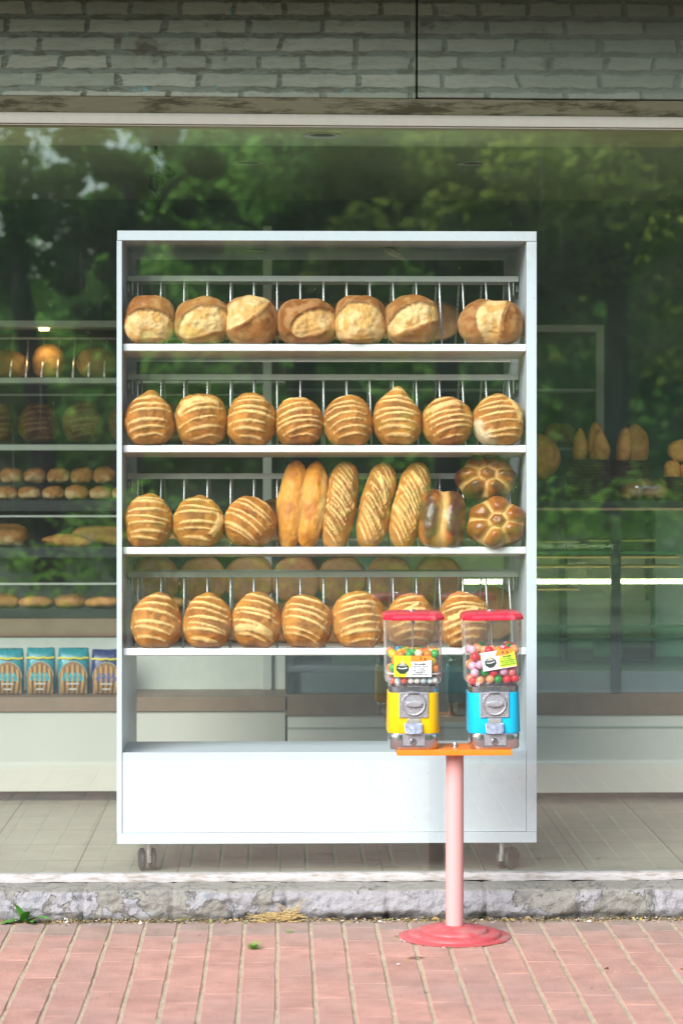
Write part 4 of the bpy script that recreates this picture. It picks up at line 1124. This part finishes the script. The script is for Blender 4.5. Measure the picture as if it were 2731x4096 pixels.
packet(62, 128, 1488, 1600, teal, 'teal breadstick packet between two other teal packets', False, 1)
packet(134, 206, 1489, 1600, teal, 'teal breadstick packet beside the navy one', False, 2)
packet(211, 282, 1492, 1600, navy, 'navy breadstick packet beside the white rack', True, 3)

# ================================================================ right glass counter
cx0, cx1 = P(660, 1500, YC).x, P(1680, 1500, YC).x
M['cream_lift'] = plain('lightened cream right board', (.70, .665, .58), .5, 0, .06, 5)  # lighter copy of the cream, offsetting the rack's shade on this side
ctr = thing('glass_counter', 'long glass display counter with bright strip light on the right of the shop', 'display counter', ((cx0+cx1)/2, YC+.35, FZ))
D = .75
obj('base_panel', box(cx0, cx1, YC, YC+.03, zat(1820, YC, 1400), zat(1642, YC, 1400)), M['cream_lift'], ctr)
obj('base_trim', box(cx0, cx1, YC-.004, YC-.0005, zat(1672, YC, 1400), zat(1668, YC, 1400)), M['shelfg'], ctr)
obj('kick_board', box(cx0, cx1, YC+.06, YC+D, FZ+.001, zat(1820, YC, 1400)-.001), M['kick'], ctr)
ze0, ze1 = zat(1641, YC, 1400), zat(1593, YC, 1400)
obj('counter_edge', box(cx0-.01, cx1, YC-.012, YC+D, ze0, ze1), M['wood'], ctr, bevel=.002)
z15 = zat(1545, YC, 1400)
obj('lower_box', box(cx0, cx1, YC+.04, YC+D, ze1+.001, z15), plain('grey blue plinth of case', (.28, .31, .33), .35, .1), ctr)
ztc0, ztc1 = zat(1172, YC, 1400), zat(1150, YC, 1400)
obj('case_top', box(cx0, cx1, YC+.0, YC+D, ztc0+.004, ztc1), M['tray'], ctr)
obj('case_top_trim', box(cx0, cx1, YC-.006, YC-.0005, ztc0, ztc0+.009), plain('brass trim', (.42, .30, .16), .4, .4), ctr)
obj('case_back', box(cx0, cx1, YC+D-.03, YC+D-.01, z15+.001, ztc0), plain('pale green case back', (.80, .85, .78), .4, 0, .15, 3), ctr)
cg = thin_glass('counter glass', (.88, .96, .91), .05)
bm = bmesh.new(); v = [bm.verts.new(p) for p in ((cx0, YC+.008, ze1+.002), (cx1, YC+.008, ze1+.002), (cx1, YC+.008, ztc0), (cx0, YC+.008, ztc0))]; bm.faces.new(v)
obj('front_glass', bm, cg, ctr)
for u0, u1 in ((1404, 1426), (655, 676)):
    obj('mullion', box(P(u0, 1400, YC).x, P(u1, 1400, YC).x, YC+.012, YC+.05, ze1+.002, ztc0), M['kick'], ctr)
ged = plain('green glass edge', (.04, .13, .075), .25)
gsl = thin_glass('green shelf glass', (.72, .92, .80), .05)
for v in (1268, 1437, 1467):
    s_ = obj('glass_shelf', box(cx0+.005, cx1, YC+.10, YC+D-.04, zat(v+4, YC+.1, 1400), zat(v-1, YC+.1, 1400)), gsl, ctr)
    obj('front_edge', box(cx0+.005, cx1, YC+.094, YC+.0995, zat(v+4.5, YC+.1, 1400), zat(v-2, YC+.1, 1400)), ged, s_)
for v, ua, ub in ((1243, 1232, 1330), (1240, 1350, 1508), (1278, 1200, 1560), (1300, 1200, 1560), (1352, 1232, 1330), (1461, 1300, 1520)):
    bm = box(P(ua, v, YC+.3).x, P(ub, v, YC+.3).x, YC+.3, YC+.45, zat(v+4, YC+.3, 1400), zat(v, YC+.3, 1400))
    obj('wooden_tray_edge', bm, plain('tray edge wood', (.55, .38, .18), .5), ctr)
obj('strip_light', box(P(1065, 1335, YC+.06).x, cx1, YC+.055, YC+.075, zat(1340, YC+.06, 1400), zat(1331, YC+.06, 1400)), emit('strip light tube', (1, .96, .55), 9), ctr)
for k, u in enumerate((690, 900, 1290, 1490)):
    obj('divider', box(P(u, 1400, YC+.6).x, P(u+5, 1400, YC+.6).x, YC+.5, YC+D-.035, z15+.001, ztc0-.001), ged, ctr)
for k, (ua, ub, va, vb, c_) in enumerate(((1292, 1362, 1520, 1440, (.70, .66, .6)), (1430, 1500, 1520, 1380, (.22, .26, .19)), (1300, 1345, 1330, 1190, (.70, .72, .66)), (760, 860, 1540, 1450, (.30, .30, .25)))):
    obj('price_board', box(P(ua, va, YC+.55).x, P(ub, va, YC+.55).x, YC+.56, YC+.57, zat(va, YC+.55, 1400), zat(vb, YC+.55, 1400)), plain('board %d' % k, c_, .5), ctr)
gold = plain_col(3, 1, (.95, .48, .12))  # lightened gold for the counter loaves, offsetting the shade there
# baskets and what stands in them
def basket(u0, u1, v0, v1, label, y=YC+.22):
    a, b = P(u0, v1, y-.08), P(u1, v0, y-.08); w_ = b.x-a.x; z0 = ztc1+.001; h_ = b.z-z0; cx = (a.x+b.x)/2
    root = thing('wicker_basket', label, 'basket', (cx, y, z0), 'wicker baskets on the glass counter')
    wm = plain('dark wicker', (.075, .05, .02), .6, 0, .4, 60, .5)
    bm = bmesh.new(); n = 64; nr = 12
    for r in range(nr):
        zz = z0 + .006 + (h_-.012)*r/(nr-1)
        k = .90 + .1*r/(nr-1)
        pts = rsq(w_/2*k, .085*k, .03, zz, cx, y, 8); m_ = len(pts)
        ring = []
        for i, p in enumerate(pts + pts[:1]):
            s = .004*(1 if (i + r) % 2 else -1); d = Vector((p[0]-cx, p[1]-y, 0)).normalized(); ring.append((p[0]+d.x*s, p[1]+d.y*s, zz))
        tube(bm, ring, .0062, 6)
    obj('weave', bm, wm, root, smooth=True)
    bm = bmesh.new()
    for i, p in enumerate(rsq(w_/2*.95, .081, .03, 0, cx, y, 4)): tube(bm, [(cx+(p[0]-cx)*.94, y+(p[1]-y)*.94, z0+.002), (cx+(p[0]-cx)*1.04, y+(p[1]-y)*1.04, z0+h_)], .004, 6)
    obj('stakes', bm, wm, root)
    bm = bmesh.new(); p = rsq(w_/2, .085, .03, z0+h_, cx, y, 8); tube(bm, p + p[:1], .0085, 8); obj('rim', bm, plain('dark rim', (.03, .025, .015), .6), root, smooth=True)
    bm = bmesh.new(); p = rsq(w_/2*.92, .08, .03, z0+h_*.5, cx, y, 8); tube(bm, p + p[:1], .0095, 8); obj('belt', bm, plain('dark belt', (.03, .025, .015), .6), root, smooth=True)
basket(1312, 1404, 1060, 1146, 'wicker basket holding three pointed loaves')
basket(1416, 1494, 1062, 1146, 'wicker basket behind the bag of buns')
basket(1530, 1610, 1100, 1146, 'low wicker basket at the right picture edge')
g = 'loaves standing in the baskets'
yb_ = YC+.22
for (a, b, c, d, dy, rl, lb) in ((1314, 1346, 983, 1075, 0, -3, 'upright pointed loaf on the left in the first basket'), (1346, 1388, 971, 1075, .03, -2, 'tallest pointed loaf at the back of the first basket'), (1362, 1398, 985, 1075, -.02, 4, 'pale upright loaf on the right in the first basket')):
    inloaf('pointed_loaf', lb, 'long loaf', g, a, b, c, d, yb_+dy, gold, 400+a, 1.75, dp=.03, lean=3, roll=R(rl), flat=0)
for (a, b, c, d, dy, rl, lb) in ((1415, 1450, 980, 1078, .0, -6, 'pale sided loaf on the left in the second basket'), (1428, 1490, 976, 1078, .03, 0, 'broad brown loaf filling the second basket')):
    inloaf('pointed_loaf', lb, 'long loaf', g, a, b, c, d, yb_+dy, gold if a < 1420 else plain_col(5, 1, (.66, .32, .085)), 400+a, 2.0, dp=.035, lean=3, roll=R(rl), flat=0)
inloaf('round_loaf', 'brown round loaf resting on two others at the right picture edge', 'bread loaf', None, 1532, 1620, 1008, 1062, yb_, gold, 440, flat=.1)
inloaf('small_loaf', 'small upright loaf at the right edge below the round one', 'bread loaf', None, 1523, 1562, 1058, 1110, yb_, gold, 441, 2.6)
inloaf('small_loaf', 'small upright loaf half outside the right picture edge', 'bread loaf', None, 1561, 1602, 1058, 1110, yb_, gold, 442, 2.6)
st_ = thing('counter_box', 'dark box under the large brown loaf beside the rack', 'box', (P(1240, 1146, yb_).x, yb_, ztc1+.001))
obj('carcass', box(P(1180, 1100, yb_).x, P(1290, 1100, yb_).x, yb_-.08, yb_+.1, ztc1+.001, zat(1101, yb_-.08, 1250)), M['tray'], st_, bevel=.003)
inloaf('large_loaf', 'large rounded brown loaf on a dark box beside the right side of the rack', 'bread loaf', None, 1168, 1286, 996, 1103, yb_, plain_col(8, 1, (.80, .38, .09)), 443, roll=R(-20), flat=.08)
inloaf('back_loaf', 'dim loaf on the back shelf behind the large one', 'bread loaf', None, 1250, 1318, 972, 1026, 2.55, plain_col(9, 1, (.40, .26, .09)), 444)
# bag of buns
bag = thing('bun_bag', 'clear plastic bag of pale buns lying on the glass counter', 'bag', P(1480, 1148, YC+.06))
for k, (a, b, c, d) in enumerate(((1426, 1478, 1108, 1150), (1474, 1532, 1112, 1150), (1452, 1500, 1098, 1140))):
    s = S(YC+.07); c_ = P((a+b)/2, (c+d)/2, YC+.07 + (.05 if k == 2 else 0))
    bm = loaf_mesh((b-a)*s, (d-c)*s, .05, mk_outline(2.2, seed=k, flat=.1), *rollcol(k+50), 450+k, nr=14, na=40); bm.transform(Matrix.Translation(c_) @ Matrix.Rotation(R(85), 4, 'X'))
    obj('bun', bm, M['glaze'], bag, smooth=True)
bm = loaf_mesh(118*S(YC+.06), 56*S(YC+.06), .075, mk_outline(2.4, seed=9, rough=.12), *plain_col(1), 460, nr=16, na=48)
bm.transform(Matrix.Translation(P(1480, 1124, YC+.07)) @ Matrix.Rotation(R(85), 4, 'X'))
obj('plastic', bm, thin_glass('crinkled bag film', (.95, .95, .93), .10, .12), bag, smooth=True)
# grey shelf frame against the rear wall
YB2 = 2.75
fr = thing('wall_shelf', 'grey framed shelf unit against the dark back wall, right of the rack', 'shelf unit', (P(1150, 1000, YB2).x, YB2, FZ))
fx0, fx1 = P(640, 900, YB2).x, P(1386, 900, YB2).x
obj('top_rail', box(fx0, fx1, YB2, YB2+.04, zat(762, YB2, 1250), zat(746, YB2, 1250)), M['greyfr'], fr, bevel=.001)
for ua, ub in ((1369, 1386), (640, 657)): obj('post', box(P(ua, 900, YB2).x, P(ub, 900, YB2).x, YB2+.002, YB2+.038, FZ+.001, zat(762.5, YB2, 1250)), M['greyfr'], fr)
for v0, v1 in ((893, 899), (1028, 1034)): obj('shelf', box(P(658, 900, YB2).x, P(1368, 900, YB2).x, YB2+.004, YB2+.36, zat(v1, YB2, 1250), zat(v0, YB2, 1250)), M['shelfg'], fr)
# cable hanging from the ceiling
ZC_ = 2.5795
cab = thing('hanging_cable', 'dark looped cable hanging from the ceiling near the upper left', 'cable', P(362, 336, .75))
bm = bmesh.new(); y = .75
path = [Vector((P(356, 336, y).x, y, ZC_)), P(358, 345, y), P(357, 350, y), P(366, 362, y), P(376, 378, y), P(395, 392, y), P(399, 402, y), P(385, 404, y), P(362, 402, y), P(348, 408, y), P(345, 428, y), P(358, 440, y), P(366, 448, y), P(370, 425, y), P(366, 395, y), P(360, 425, y), P(364, 442, y), P(376, 436, y), P(374, 412, y), P(364, 404, y), P(366, 372, y)]
pp = []
for i in range(len(path)-1):
    p0, p1, p2, p3 = path[max(0, i-1)], path[i], path[i+1], path[min(len(path)-1, i+2)]
    for t in (0, .25, .5, .75): pp.append(.5*((2*p1) + (p2-p0)*t + (2*p0-5*p1+4*p2-p3)*t*t + (3*p1-p0-3*p2+p3)*t**3))
for i, p in enumerate(pp): p.y += .012*math.sin(i*.7)
M['cordb'] = plain('black cord', (.008, .009, .009), .5)
tube(bm, pp, .0055, 8); obj('cord', bm, M['cordb'], cab, smooth=True)
bm = bmesh.new(); tube(bm, [P(368, 415, y), P(367, 449, y)], .011, 10); obj('connector', bm, M['cordb'], cab, smooth=True)
# recessed ceiling lights
for k, (u, v, y, r) in enumerate(((740, 308, .2, .06), (570, 419, 1.8, .06), (1085, 420, 1.8, .06))):
    p = P(u, v, y); p.z = 2.4895 if y < 1 else 2.5795
    lb = ('round recessed light in the bulkhead above the rack', 'round recessed ceiling light left of centre', 'round recessed ceiling light right of centre')[k]
    t = thing('recessed_light', lb, 'ceiling light', p, 'round recessed ceiling lights')
    bm = bmesh.new(); lathe(bm, [(r*.72, 0), (r*.74, -.004), (r, -.006), (r, 0)], p, 32); obj('ring', bm, M['rail'], t, smooth='auto')
    bm = bmesh.new(); lathe(bm, [(0, -.001), (r*.71, -.001), (r*.71, -.0002), (0, -.0002)], p, 32); obj('lens', bm, M['kick'], t)
# ================================================================ trees across the street (they show in the window glass)
def leaf_mat(name, a, b):
    m, nt, out = new_mat(name); co = coords(nt)
    n = noise_n(nt, co, .8, 4); n2 = noise_n(nt, co, 9, 2)
    c = mix(nt, ramp(nt, math_n(nt, 'ADD', math_n(nt, 'MULTIPLY', n, .6), math_n(nt, 'MULTIPLY', n2, .4)), [(.38, 0.0), (.62, 1.0)]), a, b)
    d = N(nt, 'ShaderNodeBsdfDiffuse'); L(nt, c, d.inputs[0]); t = N(nt, 'ShaderNodeBsdfTranslucent'); L(nt, c, t.inputs[0])
    mx = nt.nodes.new('ShaderNodeMixShader'); mx.inputs[0].default_value = .68; L(nt, d.outputs[0], mx.inputs[1]); L(nt, t.outputs[0], mx.inputs[2]); L(nt, mx.outputs[0], out.inputs[0])
    return m
LM = [leaf_mat('dark foliage', (.07, .20, .04), (.30, .52, .10)), leaf_mat('olive foliage', (.24, .34, .05), (.62, .70, .13)), leaf_mat('bright foliage', (.16, .36, .05), (.42, .70, .10))]
bark = plain('tree bark', (.10, .085, .065), .9, 0, .4, 6, .8)
def leaves(bm, c, rad, n, rs, sz):
    for _ in range(n):
        while True:
            q = Vector((rs.uniform(-1, 1), rs.uniform(-1, 1), rs.uniform(-1, 1)))
            if .25 < q.length < 1: break
        p = Vector(c) + Vector((q.x*rad[0], q.y*rad[1], q.z*rad[2]))
        s = sz*rs.uniform(.6, 1.3); a = Vector((rs.gauss(0, 1), rs.gauss(0, 1), rs.gauss(0, .7))).normalized(); b = a.orthogonal().normalized()
        bm.faces.new([bm.verts.new(p + a*s), bm.verts.new(p + b*s*.5), bm.verts.new(p - a*s), bm.verts.new(p - b*s*.5)])
def tree(x, y, h, crown_z, rad, label, mi, seed, nclump=26, nleaf=170, sz=.11, lean=0, tr=.16):
    rs = random.Random(seed); root = thing('tree', label, 'tree', (x, y, -.06), 'trees across the street')
    bm = bmesh.new(); top = Vector((x+lean, y, crown_z))
    tube(bm, [(x, y, -.1), (x+lean*.2, y, crown_z*.35), (x+lean*.6, y+.1, crown_z*.7), top], [tr*1.25, tr, tr*.8, tr*.5], 12)
    cl = []
    for k in range(nclump):
        q = Vector((rs.gauss(0, .5), rs.gauss(0, .5), rs.gauss(0, .5)))
        if q.length > 1: q.normalize()
        cl.append(top + Vector((q.x*rad[0], q.y*rad[1], q.z*rad[2])))
    for c in cl[:9]: tube(bm, [top - Vector((0, 0, crown_z*.25)), (top+c)/2 - Vector((0, 0, .2)), c], [tr*.4, tr*.22, .02], 7)
    obj('trunk', bm, bark, root, smooth=True)
    bm = bmesh.new()
    for c in cl: r = rs.uniform(.5, 1.0)*rad[0]*.42; leaves(bm, c, (r, r, r*.75), nleaf, rs, sz)
    obj('crown', bm, LM[mi], root)
tree(-2.55, -20, 7, 4.3, (1.15, 1.2, 1.5), 'thin leaning tree with sky showing between its leaves, reflected at upper left', 0, 1, 33, 120, .07, -.5, .15)
tree(-1.75, -21, 8, 4.5, (.9, 1.2, 1.8), 'loose leafy tree reflected above the left end of the rack', 0, 2, 26, 190, .09)
tree(.3, -23, 8, 4.5, (1.6, 1.6, 1.9), 'dense tree reflected above the middle of the rack', 0, 3, 34, 200, .11)
tree(2.0, -22, 8, 4.4, (1.7, 1.6, 1.9), 'olive tree reflected above the right side of the rack', 1, 4, 30, 200, .11)
tree(3.9, -21, 8, 4.2, (1.9, 1.6, 1.9), 'bright leafy tree reflected at the right of the window', 1, 5, 32, 200, .11)
tree(-5.6, -23, 8, 4.2, (1.3, 1.5, 1.6), 'tall tree reflected just beyond the left edge of the window', 0, 6, 20, 170, .12)
tree(6.6, -23, 8, 4.5, (2.2, 2, 2), 'broad tree reflected beyond the right edge of the window', 1, 7, 30, 170, .13)
# far wood behind them reads as one mass
bm = bmesh.new(); rs = random.Random(5)
for k in range(260):
    x = rs.uniform(-16, 20); z = rs.uniform(.3, 6.6 if x > -1.5 else 2.5 + .6*rs.random())
    leaves(bm, (x, -29 + rs.uniform(-1.5, 1.5), z), (1.2, .8, 1.0), 110, rs, .17)
o = obj('woodland', bm, LM[0]); tag(o, kind='stuff')
bm = bmesh.new()
for k in range(90):
    x = rs.uniform(-11, 11); leaves(bm, (x, -15.5 + rs.uniform(-.5, .5), rs.uniform(.1, .95)), (.6, .5, .4), 90, rs, .07)
tag(obj('hedge', bm, LM[2]), 'clipped green hedge across the street, reflected low in the window', 'hedge')

# green slope added behind everything to block sky gaps in the reflection
bm = bmesh.new(); g_ = []
for j in range(9):
    for i in range(61):
        x = -60 + 2*i; y = -36 - j*4
        g_.append(bm.verts.new((x, y, (j/8)**.6*(6.6 + 6.4*sstep(-4.4, -3.2, x)) + .8*fbm((x*.3, y*.3, 0), 3) - .1)))
for j in range(8):
    for i in range(60): bm.faces.new((g_[j*61+i], g_[j*61+i+1], g_[(j+1)*61+i+1], g_[(j+1)*61+i]))
tag(obj('backing_slope', bm, leaf_mat('slope green', (.08, .18, .04), (.28, .46, .09)), smooth=True), kind='structure')

# ================================================================ small plants, straw and litter by the plinth
wm = [plain('weed leaf', (.06, .22, .02), .55, 0, .3, 40, .3), plain('grass blade', (.12, .26, .03), .6, 0, .3, 40, .2), plain('dry straw', (.48, .34, .14), .8, 0, .3, 60, .3)]
def blade(bm, p, d, ln, wd, droop, seg=6, fold=.25):
    d = Vector(d).normalized(); side = d.cross(Vector((0, 0, 1))).normalized()
    pr = None; pos = Vector(p); up = d.copy()
    for i in range(seg+1):
        t = i/seg; w_ = wd*math.sin(PI*min(.97, max(.08, t*.9+.08)))**.8
        c = bm.verts.new(pos - Vector((0, 0, fold*w_))); a = bm.verts.new(pos + side*w_); b = bm.verts.new(pos - side*w_)
        if pr: bm.faces.new((pr[0], a, c, pr[1])); bm.faces.new((pr[1], c, b, pr[2]))
        pr = (a, c, b)
        up = (up + Vector((0, 0, -droop/seg))).normalized(); pos = pos + up*(ln/seg)
wc = P(57, 2113, -.19); wc.z = -.004; rs = random.Random(3)
bm = bmesh.new()
for k, (dx, dz, ln, wd) in enumerate(((-.8, .7, .055, .012), (.75, .9, .075, .013), (-.25, 1.3, .06, .010), (.25, 1.2, .055, .011), (-1, .25, .05, .012), (1.0, .35, .065, .013), (.2, .5, .05, .012), (-.4, .6, .045, .010), (.9, .1, .05, .011))):
    blade(bm, wc + Vector((rs.uniform(-.006, .006), 0, 0)), (dx, -.35 - .3*rs.random(), dz), ln*1.45, wd*1.35, 1.0)
tag(obj('weed', bm, wm[0], None, smooth=True, origin=wc), 'broad leaved green weed growing at the foot of the plinth, far left', 'weed', 'weeds in the paving')
def tuft(u, v, n, ln, label, y=None):
    d = EYE*F/((v*K-HY)); y = CAMY + d; c = P(u, v, y); c.z = -.003; bm = bmesh.new()
    for k in range(n):
        a = rs.uniform(0, 2*PI); blade(bm, c + Vector((rs.uniform(-.008, .008), rs.uniform(-.012, .012), 0)), (math.cos(a), math.sin(a), rs.uniform(.4, 1.8)), ln*rs.uniform(.6, 1.2), .0013, .7, 4, .1)
    tag(obj('grass_tuft', bm, wm[1], None, origin=c), label, 'weed', 'weeds in the paving')
tuft(583, 2178, 90, .032, 'spiky grass tuft in a paving joint below the middle of the rack')
tuft(663, 2141, 26, .016, 'tiny green sprig in the paving right of the straw')
tuft(462, 2133, 12, .012, 'two small leaves of green between litter at the plinth foot')
bm = bmesh.new(); sc_ = P(640, 2106, -.2); sc_.z = 0
for k in range(150):
    a = rs.gauss(0, .25) + (PI if rs.random() < .5 else 0); p = sc_ + Vector((rs.gauss(0, .035), rs.uniform(-.02, .014), rs.uniform(.0, .022)))
    if k > 90: p = sc_ + Vector((.03+rs.gauss(0, .015), rs.uniform(-.015, .01), rs.uniform(0, .035))); a = rs.uniform(0, 6.28)
    d = Vector((math.cos(a), math.sin(a)*.4, rs.uniform(-.15, .3 if k < 90 else .8))).normalized(); l = rs.uniform(.02, .055)
    tube(bm, [p, p + d*l*.5 + Vector((0, 0, .003)), p + d*l], .0009, 4, False)
tag(obj('straw_clump', bm, wm[2], None, origin=sc_), 'clump of dry yellow straw against the plinth below the rack', 'straw')
# dirt and leaf litter along the plinth
lit = bmesh.new(); cl = lit.loops.layers.float_color.new('Col')
pal = [(.22, .15, .07), (.35, .22, .07), (.12, .085, .05), (.46, .30, .10), (.30, .25, .18), (.55, .50, .44), (.16, .20, .05)]
for k in range(9000):
    x = rs.uniform(-2, 2); y = -.183 - abs(rs.gauss(0, .018)) - (.012 if x > .2 else 0)*rs.random()
    if rs.random() < .05: y = -.2 - rs.uniform(0, 1.1)**1.0; 
    if k % 40 == 0:
        an = rs.uniform(0, 6.28); x = px_ + .168*math.cos(an) + rs.gauss(0, .006); y = YS + .168*math.sin(an) - .002  # ring of flakes round the foot, standing in for its contact shadow
    s = rs.uniform(.0008, .0036) if rs.random() < .95 else rs.uniform(.004, .009)
    p = Vector((x, y, .0008 + rs.uniform(0, .010)*max(0, 1-abs(y+.183)/.03))); a = Vector((rs.gauss(0, 1), rs.gauss(0, 1), rs.gauss(0, .35))).normalized(); b = a.cross(Vector((rs.gauss(0, .3), rs.gauss(0, .3), 1))).normalized()
    f = lit.faces.new([lit.verts.new(p + a*s*1.4), lit.verts.new(p + b*s), lit.verts.new(p - a*s*1.4), lit.verts.new(p - b*s)])
    c = rs.choice(pal)
    for l in f.loops: l[cl] = (*c, 1)
m, nt, out = new_mat('litter'); bsdf(nt, out, N(nt, 'ShaderNodeVertexColor', layer_name='Col').outputs[0], .9)
tag(obj('leaf_litter', lit, m), kind='stuff')
def dry_leaf(u, v, ln, wd, rot, colr, label, cat='leaf', grp='fallen leaves on the paving'):
    d = EYE*F/((v*K-HY)); c = P(u, v, CAMY+d); c.z = .002; bm = bmesh.new()
    blade(bm, c - Vector((math.cos(rot)*ln/2, math.sin(rot)*ln/2, -.002)), (math.cos(rot), math.sin(rot), .25), ln, wd, .5, 6, .5)
    tag(obj('fallen_leaf' if cat == 'leaf' else 'paper_scrap', bm, plain('dry ' + label[:20], colr, .8, 0, .3, 60), None, origin=c), label, cat, grp)
dry_leaf(955, 2203, .055, .006, R(14), (.22, .13, .08), 'curled brown leaf on the paving left of the red foot')
dry_leaf(1100, 2110, .045, .011, R(5), (.16, .24, .05), 'green fallen leaf behind the red foot, right of the pole')
dry_leaf(985, 2112, .05, .010, R(-8), (.36, .30, .10), 'yellowish fallen leaf behind the red foot, left of the pole')
dry_leaf(1325, 2108, .04, .009, R(10), (.35, .17, .06), 'rusty fallen leaf against the plinth right of the stand')
dry_leaf(860, 2110, .05, .010, R(-5), (.38, .37, .36), 'grey fallen leaf against the plinth left of the stand')
dry_leaf(180, 2112, .045, .014, R(0), (.13, .22, .04), 'flat green fallen leaf beside the weed')
dry_leaf(915, 2218, .012, .006, R(30), (.75, .74, .72), 'tiny white paper scrap on the paving below the curled leaf', 'paper', None)
